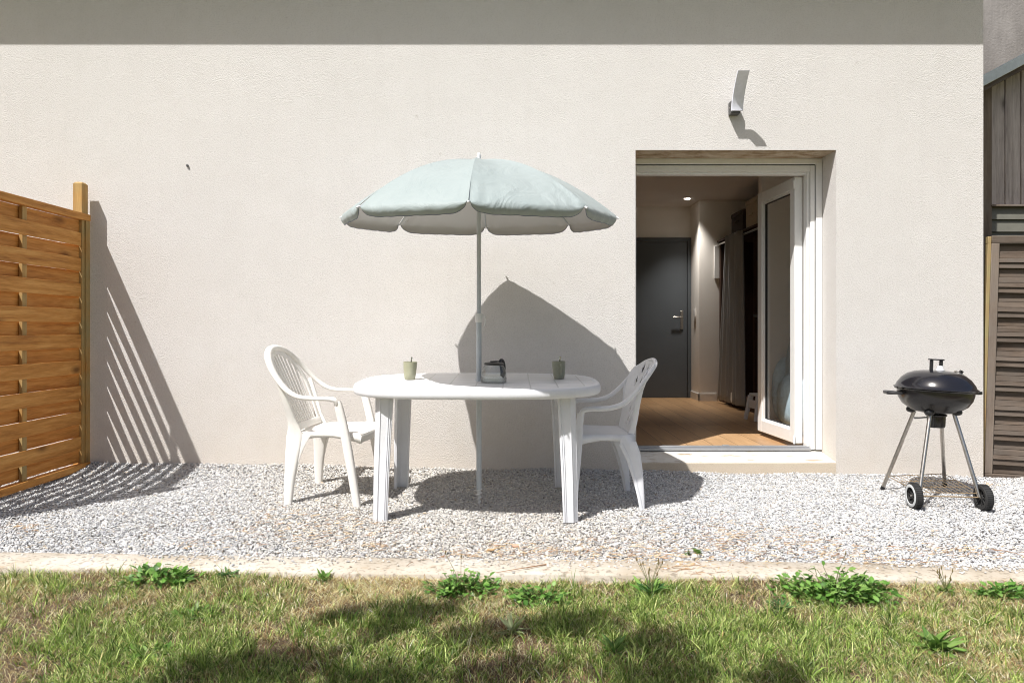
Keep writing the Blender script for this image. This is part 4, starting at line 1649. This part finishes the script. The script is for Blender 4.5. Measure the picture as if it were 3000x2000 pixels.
VV = [i / 22 for i in range(23)] + [1 + .16 * k / 8 for k in range(1, 9)]
UU = [-1, -.985, -.965] + [-.94 + 1.88 * i / 30 for i in range(31)] + [.965, .985, 1]
for k in range(8):
    a0 = TH0 + k * math.pi / 4
    m = MB()
    vs = [canopy_pt(a0, u, v) for u in UU for v in VV]
    nv = len(VV)
    fs = []
    for i in range(len(UU) - 1):
        for j in range(nv - 1):
            a = i * nv + j
            fs.append((a, a + 1, a + nv + 1, a + nv))
    m.add(vs, fs)
    pnl = m.build("canopy_panel", 'cloth', par, smooth=180, recalc=False)
    # make the outside the front face
    me = pnl.data
    if me.polygons[len(me.polygons) // 2].normal.z < 0:
        me.flip_normals()
    # hem binding
    hm = MB()
    hem = [Vector(canopy_pt(a0, u, VV[-1])) for u in UU]
    hm.tube(hem, .0016, 6)
    hm.build("hem", 'hem_blue', pnl)
for k in range(8):
    a = TH0 + k * math.pi / 4
    c, s_ = math.cos(a), math.sin(a)
    m = MB()
    path = []
    for i in range(15):
        r = .02 + (CR - .02) * i / 14
        path.append((r * c, r * s_, ribz(r) - .006))
    m.tube(path, .0030, 6)
    m.build("rib", 'pole', par)
    m = MB()
    tp = Vector((CR * c, CR * s_, ribz(CR) - .002))
    m.tube([tp - Vector((c, s_, -.3)) * .015, tp + Vector((c, s_, -.5)) * .004, tp + Vector((c, s_, -.5)) * .013], [.0035, .0055, .0045], 8)
    m.build("rib_tip", 'white_plastic', par)
    m = MB()
    m.tube([(.02 * c, .02 * s_, PL - .28), (.40 * c, .40 * s_, ribz(.40) - .008)], .0026, 6)
    m.build("strut", 'pole', par)
# hanging label under the canopy
m = MB()
q = P(1190, 640, 4.35)
m.add([(-.018, 0, 0), (0, .002, -.022), (.018, 0, 0), (0, -.002, .022)], [(0, 1, 2, 3)])
t_ = m.build("care_label", 'clear_plastic', par, smooth=0, solid=.001)
bpy.context.view_layer.update()
t_.matrix_parent_inverse = par.matrix_world.inverted()
t_.location = q

# ------------------------------------------------------------------ mugs and carafe


def on_table(px, py):
    # intersection of pixel ray with the tilted tabletop
    tz = TH - .005
    d = 3.9
    for _ in range(20):
        z = -.005 + TH * math.cos(R(1.6)) + (d - TC.y) * math.tan(R(1.6))
        d = (1 - z) * 2000 / (py - 964)
    return Vector(((px - 1504) / 2000 * d, d, z))


def mug(px, py, label, mat, yaw, spoon_lean):
    p = on_table(px, py)
    p.z += .0015
    t = thing("mug", label, "mug", p, (R(1.6), 0, yaw), group="mugs on the white table")
    m = MB()
    m.lathe([(0, .006), (.0, 0), (.028, 0), (.031, .003), (.0350, .03), (.0385, .07), (.0400, .100), (.0398, .103), (.0380, .103), (.0365, .098),
             (.034, .06), (.029, .014), (.02, .008), (.0, .008)], n=40)
    m.build("cup", mat, t, smooth=40)
    m = MB()
    m.sweep(spline([(.036, 0, .082), (.052, 0, .086), (.062, 0, .074), (.060, 0, .048), (.048, 0, .028), (.031, 0, .022)], 6),
            [(.0065, .0042)] * 31, up=(0, 1, 0), n=10)
    m.build("handle", mat, t)
    m = MB(); m.lathe([(0, .075), (.0350, .075)], n=30); m.build("coffee", 'coffee', t)
    s_ = thing("teaspoon", "teaspoon standing in the " + ("left" if 'left' in label else "right") + " mug", "spoon", p, (0, 0, 0), group="teaspoons in the mugs")
    m = MB()
    sp = spline_s = [(-.02 * spoon_lean, .004, .012), (0.0, 0, .07), (.010 * spoon_lean, -.004, .108), (.014 * spoon_lean, -.006, .130)]
    m.sweep(spline(sp, 4), [(.0032, .0014)] * 8 + [(.0045, .0015)] * 3 + [(.0062, .0015)] * 2, up=(0, 1, 0), n=8)
    m.build("spoon_handle", 'spoon', s_)
    m = MB(); blob(m, (-.021 * spoon_lean, .004, .012 + .006), (.008, .003, .014), n=12, p=2, amp=0)
    m.build("bowl", 'spoon', s_, smooth=180)
    return t


mug(1200.5, 1112, "light olive mug standing in the sun on the left half of the table", 'mug', R(75), 1)
mug(1638, 1110, "darker olive mug in the shade on the right half of the table", 'mug_dark', R(-80), .4)

cp = on_table(1446, 1121)
cp.z += .001
ca = thing("coffee_pot", "empty glass coffee pot with black lid and handle beside the pole", "coffee pot", cp, (R(1.6), 0, R(48)))
m = MB()
m.lathe([(0, .001), (.066, .001), (.070, .005), (.0715, .018), (.0695, .028), (.0705, .034), (.0690, .055), (.0620, .080), (.0520, .098), (.0500, .103)], n=48)
m.build("glass_jug", 'carafe_glass', ca, smooth=60)
m = MB(); m.lathe([(.0520, .099), (.0555, .101), (.0560, .106), (.050, .111), (.02, .115), (0, .115)], n=40)
m.build("lid", 'black_plastic', ca)
m = MB(); m.lathe([(.0718, .0), (.0722, .024), (.0730, .027), (.0720, .030)], n=40); m.build("base_band", 'carafe_glass', ca)
m = MB()
m.sweep(spline([(.048, .0, .108), (.060, .004, .121), (.080, .006, .114), (.091, .006, .084), (.086, .004, .045), (.074, .0, .028)], 6),
        [(.010, .0055)] * 31, up=(0, 1, 0), n=10, p=3)
m.build("handle", 'black_plastic', ca)
m = MB(); m.box(-.02, .03, -.012, .012, .1152, .121); m.build("lid_tab", 'black_plastic', ca, bevel=.002)
m = MB()
m.grid(lambda u, v: (.0690 * math.cos(-.20 + u * .40), .0690 * math.sin(-.20 + u * .40), .032 + .06 * v - 0), 6, 6)
for i in range(len(m.v)):
    x, y, z = m.v[i]
    rr = np.interp(z, [.03, .055, .080, .098], [.0700, .0695, .0625, .0525]) + .001
    a = math.atan2(y, x)
    m.v[i] = (rr * math.cos(a), rr * math.sin(a), z)
m.build("handle_strap", 'black_plastic', ca, solid=.001)


# ------------------------------------------------------------------ left chair (slatted back)
def seat_sheet(mb, x0, x1, wr, wf, zs, drop, zoff=0.0):
    """dished seat and turned-down apron; x0 rear, x1 front"""
    def fn(u, v):
        # superelliptic plan
        x = x0 + (x1 - x0) * u
        w = wr + (wf - wr) * u
        y = (v * 2 - 1) * w
        k = abs(v * 2 - 1)
        ff = 1
        z = zs - .016 * (1 - k ** 2) * math.sin(math.pi * min(u * .9 + .05, 1)) + .006 * u - .03 * max(0, u - .88) ** 1.5 * 12
        return (x + .02 * (1 - k * k) * u ** 3, y, z + zoff)
    mb.grid(fn, 20, 20)


def apron(mb, x0, x1, wr, wf, zs, h, t=.006):
    pts = [(x0, -wr), (x1 - .02, -wf), (x1, -wf + .02), (x1 + .018, 0), (x1, wf - .02), (x1 - .02, wf), (x0, wr)]
    pts = spline([(x, y, 0) for x, y in pts], 5)
    vs, fs = [], []
    for p in pts:
        u = max(0, min(1, (p.x - x0) / (x1 - x0)))
        top = zs + .004 + .006 * u - .03 * max(0, u - .88) ** 1.5 * 12
        hh = h * (.8 + .2 * math.cos(u * math.pi * 2))
        vs += [(p.x, p.y, top), (p.x * 1.0, p.y, top - hh)]
    for i in range(len(pts) - 1):
        fs.append((2 * i, 2 * i + 1, 2 * i + 3, 2 * i + 2))
    mb.add(vs, fs)


def chair_left():
    ch = thing("plastic_chair", "ivory plastic armchair with high slatted fan back left of the table", "chair", (-1.060, 4.115, -.012), (0, 0, R(-4)),
               group="plastic chairs at the table")
    mat = 'ivory_plastic'
    zs = .418
    m = MB(); seat_sheet(m, -.19, .205, .185, .235, zs, .04)
    m.build("seat", mat, ch, smooth=60, solid=.006)
    m = MB(); apron(m, -.19, .205, .187, .237, zs, .048); m.build("seat_apron", mat, ch, smooth=60, solid=.006)

    def bx(y, z):
        return -.175 - (z - .42) * .46 + .75 * y * y * (0.4 + (z - .42) * 1.2)
    # continuous arm and back hoop
    hoop = [(.085, .262, .588), (.072, .266, .612), (.03, .270, .620), (-.06, .275, .622), (-.14, .275, .632), (-.205, .268, .668),
            (-.262, .252, .725), (-.312, .226, .788), (-.352, .180, .845), (-.380, .105, .884), (-.390, .0, .898)]
    full = hoop + [(x, -y, z) for x, y, z in reversed(hoop[:-1])]
    pth = spline(full, 5)
    sz_ctrl = [(.020, .012), (.024, .013), (.025, .012), (.025, .012), (.024, .012), (.022, .013), (.020, .014), (.020, .015), (.020, .016), (.020, .017), (.020, .018)]
    sz_full = sz_ctrl + list(reversed(sz_ctrl[:-1]))
    m = MB(); m.sweep(pth, lerp_sizes(sz_full, len(pth)), up=(.35, 0, 1), n=14, p=2.6)
    m.build("arm_hoop", mat, ch, smooth=50)
    # inner band round the slats
    band = []
    for t in np.linspace(-1, 1, 41):
        a = t * math.pi / 2 * 1.0
        y = .208 * math.sin(a); z = .665 + .208 * math.cos(a)
        band.append((bx(y, z), y, z))
    left = [(bx(-.172, .44), -.172, .44), (bx(-.195, .54), -.195, .54), (bx(-.205, .61), -.205, .61)]
    right = [(x, -y, z) for x, y, z in reversed(left)]
    path = [Vector(p) for p in left + band + right]
    m = MB()
    sizes = []
    for p in path:
        sizes.append((.017 if p.z > .8 else .019, .007))
    m.sweep(path, sizes, up=(1, 0, .45), n=10, p=3.5)
    m.build("backrest_frame", mat, ch, smooth=50)
    m = MB()
    m.sweep([(bx(y, .445) + .004, y, .445) for y in np.linspace(-.175, .175, 9)], [(.022, .007)] * 9, up=(1, 0, .45), n=10, p=3.5)
    m.build("lower_back_rail", mat, ch, smooth=50)
    for i in range(-5, 6):
        if abs(i) == 5:
            continue
        yb = i * .0315; yt = i * .0385
        zt = .665 + .20 * math.sqrt(max(0, 1 - (yt / .205) ** 2))
        pth = []
        for k in range(9):
            t = k / 8
            y = yb + (yt - yb) * t; z = .455 + (zt - .455) * t
            pth.append((bx(y, z), y, z))
        m = MB(); m.sweep(pth, [(.0078, .0045)] * 9, up=(1, 0, .45), n=8, p=3)
        m.build("slat", mat, ch, smooth=50)
    for sy in (-1, 1):
        # rear leg: blade that broadens into the back post
        m = MB()
        pth = [(-.205, sy * .245, 0), (-.200, sy * .236, .15), (-.188, sy * .222, .30), (-.182, sy * .208, .40), (-.196, sy * .208, .48),
               (-.222, sy * .226, .58), (-.262, sy * .244, .70)]
        m.sweep(spline(pth, 4), lerp_sizes([(.021, .016), (.030, .016), (.042, .015), (.048, .012), (.026, .012), (.018, .012), (.012, .010)], 25), up=(0, 1, 0), n=14, p=3)
        m.build("rear_leg", mat, ch, smooth=50)
        m = MB()
        pth = [(-.12, sy * .205, .405), (-.155, sy * .222, .30), (-.190, sy * .240, .12), (-.200, sy * .250, .0)]
        m.sweep(spline(pth, 4), lerp_sizes([(.030, .006), (.018, .006), (.010, .006), (.006, .006)], 13), up=(0, 1, 0), n=8, p=3)
        m.build("leg_web", mat, ch, smooth=50)
        m = MB()
        pth = [(.205, sy * .268, 0), (.180, sy * .268, .15), (.150, sy * .266, .32), (.125, sy * .264, .45), (.098, sy * .263, .56), (.085, sy * .262, .605)]
        m.sweep(spline(pth, 4), lerp_sizes([(.021, .016), (.023, .017), (.026, .018), (.025, .018), (.024, .016), (.020, .014)], 21), up=(0, 1, 0), n=14, p=3)
        m.build("front_leg", mat, ch, smooth=50)
        m = MB(); m.sweep([(.13, sy * .262, .405), (.12, sy * .225, .405)], [(.022, .022)] * 2, up=(0, 0, 1), n=10, p=4)
        m.build("seat_joint", mat, ch, smooth=50)


chair_left()


# ------------------------------------------------------------------ right chair (pierced sheet back)
def chair_right():
    ch = thing("plastic_chair", "white plastic armchair with low pierced back right of the table", "chair", (.565, 4.025, -.014), (0, 0, R(180 + 2)),
               group="plastic chairs at the table")
    mat = 'white_plastic'
    zs = .415
    m = MB(); seat_sheet(m, -.115, .225, .165, .205, zs, .04)
    m.build("seat", mat, ch, smooth=60, solid=.006)
    m = MB(); apron(m, -.115, .225, .168, .207, zs, .052); m.build("seat_apron", mat, ch, smooth=60, solid=.006)

    hoop = [(.195, .212, .535), (.185, .216, .560), (.15, .220, .570), (.08, .224, .572), (.02, .224, .578), (-.045, .220, .602), (-.105, .212, .655),
            (-.155, .200, .712), (-.200, .180, .768), (-.238, .135, .808), (-.257, .07, .826), (-.262, .0, .832)]
    full = hoop + [(x, -y, z) for x, y, z in reversed(hoop[:-1])]
    pth = spline(full, 5)
    c = [(.020, .013), (.023, .014), (.024, .014), (.024, .014), (.023, .014), (.021, .014), (.018, .012), (.015, .012), (.013, .012), (.012, .012), (.011, .012), (.011, .012)]
    m = MB(); m.sweep(pth, lerp_sizes(c + list(reversed(c[:-1])), len(pth)), up=(.3, 0, 1), n=14, p=2.6)
    m.build("arm_hoop", mat, ch, smooth=50)

    def hw(z):      # half width of sheet
        if z > .77:
            return np.interp(z, [.77, .79, .805, .82, .829], [.180, .160, .135, .09, .03])
        return np.interp(z, [.42, .50, .58, .66, .72, .77], [.150, .150, .160, .182, .195, .180])

    def bx(y, z):
        return -.098 - (z - .42) * .395 + 1.9 * y * y * np.interp(z, [.42, .6, .83], [.3, .9, 1.0])

    holes = []
    for (zc, ys) in ((.775, (-.09, -.03, .03, .09)), (.70, (-.115, -.06, 0, .06, .115)), (.615, (-.085, -.03, .03, .085)), (.535, (-.065, 0, .065)), (.475, (-.03, .03))):
        for y in ys:
            holes.append((y, zc, .013, .036))
    NZ, NY = 110, 90

    def fn(u, v):
        z = .418 + (.829 - .418) * u
        y = (v * 2 - 1) * float(hw(z))
        return (float(bx(y, z)), y, z)

    def skip(u, v):
        z = .418 + (.829 - .418) * u
        y = (v * 2 - 1) * float(hw(z))
        return any(abs(y - hy) / a + abs(z - hz) / b < 1 for hy, hz, a, b in holes)
    m = MB(); m.grid(fn, NZ, NY, skip)
    m.build("backrest", mat, ch, smooth=60, solid=.005)
    for sy in (-1, 1):
        m = MB()
        pth = [(-.150, sy * .205, 0), (-.135, sy * .200, .15), (-.105, sy * .190, .30), (-.075, sy * .180, .375), (-.088, sy * .170, .402)]
        m.sweep(spline(pth, 5), lerp_sizes([(.013, .013), (.024, .014), (.040, .013), (.048, .010), (.030, .006)], 21), up=(0, 1, 0), n=14, p=3)
        m.build("rear_leg", mat, ch, smooth=50)
        # raised rib down the leg
        m = MB()
        pth = [(-.03, sy * .196, .37), (-.075, sy * .206, .27), (-.118, sy * .216, .12), (-.142, sy * .220, .005)]
        m.sweep(spline(pth, 5), lerp_sizes([(.010, .005), (.010, .006), (.009, .006), (.009, .006)], 16), up=(0, 1, 0), n=8, p=3)
        m.build("leg_rib", mat, ch, smooth=50)
        m = MB()
        pth = [(.238, sy * .222, 0), (.226, sy * .220, .18), (.214, sy * .217, .36), (.205, sy * .214, .48), (.195, sy * .212, .548)]
        m.sweep(spline(pth, 4), lerp_sizes([(.017, .013), (.020, .014), (.024, .015), (.021, .014), (.019, .013)], 17), up=(0, 1, 0), n=14, p=3)
        m.build("front_leg", mat, ch, smooth=50)
        # side of the back flaring to the arm
        m = MB()
        pth = [(-.10, sy * .155, .42), (-.118, sy * .168, .50), (-.128, sy * .180, .58), (-.140, sy * .194, .66), (-.160, sy * .199, .715)]
        m.sweep(spline(pth, 4), lerp_sizes([(.016, .005), (.014, .006), (.014, .006), (.016, .006), (.010, .006)], 17), up=(0, 1, 0), n=10, p=3)
        m.build("side_post", mat, ch, smooth=50)


chair_right()


# ------------------------------------------------------------------ kettle barbecue
def bbq():
    C = Vector((2.552, 4.13, 0))
    gzc = float(gz(2.5, 4.1))
    b = thing("kettle_barbecue", "black kettle barbecue on steel legs with two wheels near the corner", "barbecue", (C.x, C.y, gzc))
    z0 = -gzc
    zr = .640 - gzc          # rim height, local
    tilt = Matrix.Translation((0, 0, zr)) @ Matrix.Rotation(R(2.4), 4, 'Y')
    RR = .250
    K = Matrix.Diagonal((.862, .862, 1, 1))
    # lid
    m = MB()
    m.lathe([(RR - .006, .000), (RR + .008, .001), (RR + .010, .004), (RR + .006, .008), (RR - .004, .012), (.238, .030), (.212, .062), (.176, .088), (.130, .103), (.080, .110), (.03, .1125), (0, .113)], n=64, mat=tilt @ K)
    m.build("lid", 'enamel', b, smooth=60)
    m = MB()
    m.lathe([(RR + .004, -.003), (RR + .002, -.008), (.236, -.012), (.236, -.028), (.226, -.062), (.200, -.098), (.160, -.122), (.158, -.127), (.120, -.140), (.06, -.148), (0, -.150)], n=64, mat=tilt @ K)
    m.build("bowl", 'enamel_low', b, smooth=60)
    # lid handle: two posts and a flat grip
    m = MB()
    for sx_ in (-1, 1):
        m.box(sx_ * .029 - .007, sx_ * .029 + .007, -.010, .010, .108, .172, tilt)
    m.box(-.043, .041, -.016, .016, .1722, .180, tilt)
    m.build("lid_handle", 'black_plastic', b, bevel=.003)
    m = MB(); m.lathe([(.024, .112), (.024, .118), (.018, .120), (.015, .140), (.0, .141)], n=20, mat=tilt @ Matrix.Translation((.006, -.03, 0)))
    m.build("thermometer", 'white_plastic', b)
    # vent disc on lid
    vm = tilt @ Matrix.Translation((.118, -.040, .094)) @ Matrix.Rotation(R(28), 4, 'Y') @ Matrix.Rotation(R(12), 4, 'X')
    m = MB(); m.lathe([(0, .008), (.030, .008), (.034, .005), (.035, -.012)], n=28, mat=vm); m.build("lid_vent", 'steel', b)
    m = MB(); m.box(-.008, .008, -.004, .012, .0085, .026, vm)
    for k in range(4):
        m.box(-.005, .005, .010, .027, .0083, .0092, vm @ Matrix.Rotation(k * R(90), 4, 'Z'))
    m.build("vent_knob", 'black_plastic', b)
    # side handles
    for s in (-1, 1):
        hd = MB()
        Mh = Matrix.Rotation(R(8), 4, 'Z') if s > 0 else Matrix.Rotation(R(-14), 4, 'Z')
        pth = [(s * .185, -.052, zr - .028), (s * .262, -.050, zr - .026), (s * .272, -.042, zr - .026), (s * .272, .028, zr - .026), (s * .262, .036, zr - .026), (s * .185, .038, zr - .028)]
        pth = [Mh @ Vector(q) for q in pth]
        hd.sweep(pth, [(.006, .005)] + [(.008, .010)] * 4 + [(.006, .005)], up=(0, 0, 1), n=10, p=4)
        hd.build("side_handle", 'black_plastic', b)
    # ash catcher, vent lever
    m = MB(); m.lathe([(0, -.150), (.050, -.150), (.058, -.156), (.056, -.164), (.050, -.166), (.048, -.222), (.044, -.232), (0, -.234)], n=36, mat=Matrix.Translation((.006, 0, zr)))
    m.build("ash_catcher", 'enamel_low', b)
    m = MB(); m.tube([(-.04, -.03, zr - .166), (-.12, -.055, zr - .168), (-.165, -.07, zr - .167)], [.004, .0045, .006], 8)
    m.build("vent_lever", 'grey_metal', b)
    # legs
    feet = {'A': (2.345, 4.345), 'B': (2.335, 3.93), 'C': (2.668, 3.905), 'D': (2.800, 4.43)}
    tops = {'A': (-.095, .055), 'B': (-.080, -.080), 'C': (.060, -.085), 'D': (.080, .075)}
    wheel_r = .074
    foot_pts = {}
    for k in 'ABCD':
        fx, fy = feet[k][0] - C.x, feet[k][1] - C.y
        g0 = float(gz(feet[k][0], feet[k][1])) - gzc
        zf = g0 + (wheel_r if k in 'BC' else .002)
        tx, ty = tops[k]
        top = Vector((tx, ty, zr - .142)); bot = Vector((fx, fy, zf))
        foot_pts[k] = bot
        m = MB(); m.tube([bot, top], .0112, 14)
        lg = m.build("leg", 'steel', b)
        m = MB()
        blob(m, top + Vector((tx * .15, ty * .15, .012)), (.027, .027, .020), n=16, p=2.2, amp=0)
        m.build("leg_socket", 'black_plastic', b, smooth=60)
        if k in 'AD':
            m = MB(); m.tube([bot + Vector((0, 0, -.002)), bot + (top - bot) * .05], .0135, 12)
            m.build("foot_cap", 'black_plastic', lg)
    # wheels
    axd = Vector((-.99, .09, 0)).normalized()
    for k in 'BC':
        c = foot_pts[k] + (axd * .026 if k == 'B' else -axd * .020)
        rot = axd.to_track_quat('Z', 'Y').to_matrix().to_4x4()
        Mw = Matrix.Translation(c) @ rot
        m = MB()
        m.lathe([(.050, -.020), (.066, -.021), (.072, -.016), (.0735, 0), (.072, .016), (.066, .021), (.050, .020)], n=40, mat=Mw, close=True)
        for q in range(40):
            mq = Mw @ Matrix.Rotation(2 * math.pi * q / 40, 4, 'Z')
            m.box(.0715, .0748, -.0022, .0022, -.017, .017, mq)
        wh = m.build("wheel", 'tyre', b, smooth=40)
        m = MB()
        m.lathe([(0, .014), (.016, .014), (.018, .006), (.040, .004), (.048, .012), (.050, .012), (.050, -.010), (.0, -.010)], n=36, mat=Mw)
        for q in range(8):
            mq = Mw @ Matrix.Rotation(2 * math.pi * q / 8, 4, 'Z')
            m.box(.014, .047, -.003, .003, .0042, .0125, mq)
        m.build("hub", 'tyre', wh, smooth=40)
        if k == 'B':
            m = MB(); m.lathe([(.047, .0205), (.049, .0228), (.062, .0228), (.0645, .0212)], n=40, mat=Mw); m.build("rim_ring", 'rim_grey', wh)
        m = MB(); m.lathe([(0, .019), (.006, .018), (.007, .012)], n=12, mat=Mw); m.build("axle_cap", 'steel', wh)
    # axle and wire rack
    m = MB(); m.tube([foot_pts['B'] + axd * .03, foot_pts['C'] - axd * .03], .004, 8); m.build("axle", 'rusty_wire', b)
    A, B_, C_, D = (foot_pts[k] + Vector((0, 0, 0)) for k in 'ABCD')
    zl = .085
    def atz(bot, top, z):
        t = (z - bot.z) / (top.z - bot.z); return bot + (top - bot) * t
    cr = {}
    for k in 'ABCD':
        top = Vector((*tops[k], zr - .142)); cr[k] = atz(foot_pts[k], top, zl + (0 if k in 'BC' else .012))
    m = MB()
    for a, c in (('A', 'B'), ('B', 'C'), ('C', 'D'), ('D', 'A')):
        m.tube([cr[a], cr[c]], .0025, 6)
    for q in range(1, 12):
        t = q / 12
        m.tube([cr['A'].lerp(cr['D'], t), cr['B'].lerp(cr['C'], t)], .0017, 6)
    for q in (1, 2):
        t = q / 3
        m.tube([cr['A'].lerp(cr['B'], t) - Vector((0, 0, .003)), cr['D'].lerp(cr['C'], t) - Vector((0, 0, .003))], .0022, 6)
    m.build("wire_rack", 'rusty_wire', b)


bbq()


# ------------------------------------------------------------------ tree behind the camera (its shade falls on the lawn)
def tree():
    tr = thing("garden_tree", "leafy garden tree whose shade dapples the lawn", "tree", (-3.6, -1.9, Z0))
    rnd = random.Random(5)
    m = MB()
    m.tube(spline([(0, 0, 0), (.05, .03, 1.2), (-.03, .1, 2.4), (.1, .2, 3.6)], 5), [.16 - .006 * i for i in range(16)], 12)
    trunk = m.build("trunk", 'old_z', tr)
    # targets on the lawn (pixels) -> foliage clumps up-sun
    V, F, C = [], [], []
    limbs = MB()

    def clump(px, py, rx, ry, H, n, dens=1.0):
        d = 1.08 * 2000 / (py - 964)
        gx = (px - 1504) / 2000 * d
        t = H / KZ
        cx, cy, cz = gx - KX * t + 3.6, d - t + 1.9, H - .08 - Z0
        rxm = rx / 2000 * d * .80
        rym = ry
        base = Vector((.1, .2, 3.4))
        limbs.tube(spline([base, (base * .5 + Vector((cx, cy, cz)) * .5 + Vector((0, 0, .15))), (cx, cy, cz)], 4), [.016 - .0015 * i for i in range(9)], 7)
        for _ in range(n):
            u = Vector((rnd.gauss(0, .45), rnd.gauss(0, .45), rnd.gauss(0, .35)))
            p = Vector((cx + u.x * rxm, cy + u.y * rym, cz + u.z * .25))
            L = rnd.uniform(.03, .055); w_ = L * .3
            rm = Matrix.Rotation(rnd.uniform(0, 6.28), 3, 'Z') @ Matrix.Rotation(rnd.gauss(0, .6), 3, 'X')
            o = len(V)
            V.extend([p + rm @ Vector(q) for q in ((-L, 0, 0), (0, -w_, 0), (L, 0, 0), (0, w_, 0))])
            F.append((o, o + 1, o + 2, o + 3))
            C.extend([(0.06, .12, .03)] * 4)
    H = 3.7
    for (px, py, rx, ry, n) in TREE_SPOTS:
        clump(px, py, rx, ry, H + rnd.uniform(-.2, .3), int(n * 1.25))
    # the rest of the crown, whose shade falls behind the camera
    for k in range(34):
        a = rnd.uniform(0, 6.28); r = rnd.uniform(.3, 1.7)
        c = Vector((-.3 + r * math.cos(a) * .8, -1.0 - abs(r * math.sin(a)) * .7, rnd.uniform(3.4, 5.0)))
        for _ in range(160):
            p = c + Vector((rnd.gauss(0, .22), rnd.gauss(0, .22), rnd.gauss(0, .18)))
            L = rnd.uniform(.03, .055); w_ = L * .3
            rm = Matrix.Rotation(rnd.uniform(0, 6.28), 3, 'Z') @ Matrix.Rotation(rnd.gauss(0, .6), 3, 'X')
            o = len(V)
            V.extend([p + rm @ Vector(q) for q in ((-L, 0, 0), (0, -w_, 0), (L, 0, 0), (0, w_, 0))])
            F.append((o, o + 1, o + 2, o + 3)); C.extend([(0.06, .12, .03)] * 4)
    limbs.build("limb", 'old_z', tr)
    cr = fast_mesh("crown", np.array(V), np.array(F), np.array(C), 'leaves')
    cr.parent = tr


TREE_SPOTS = [(1240, 1815, 170, .06, 150), (1420, 1868, 120, .07, 110), (1660, 1838, 190, .05, 230), (800, 1990, 240, .08, 330),
              (1020, 1830, 80, .06, 60), (1480, 1980, 230, .07, 170), (1910, 1900, 150, .08, 150), (1950, 1990, 190, .07, 200),
              (2290, 1990, 100, .05, 80), (1100, 2020, 240, .06, 150), (1160, 1870, 60, .05, 40), (600, 2010, 110, .05, 80)]

tree()
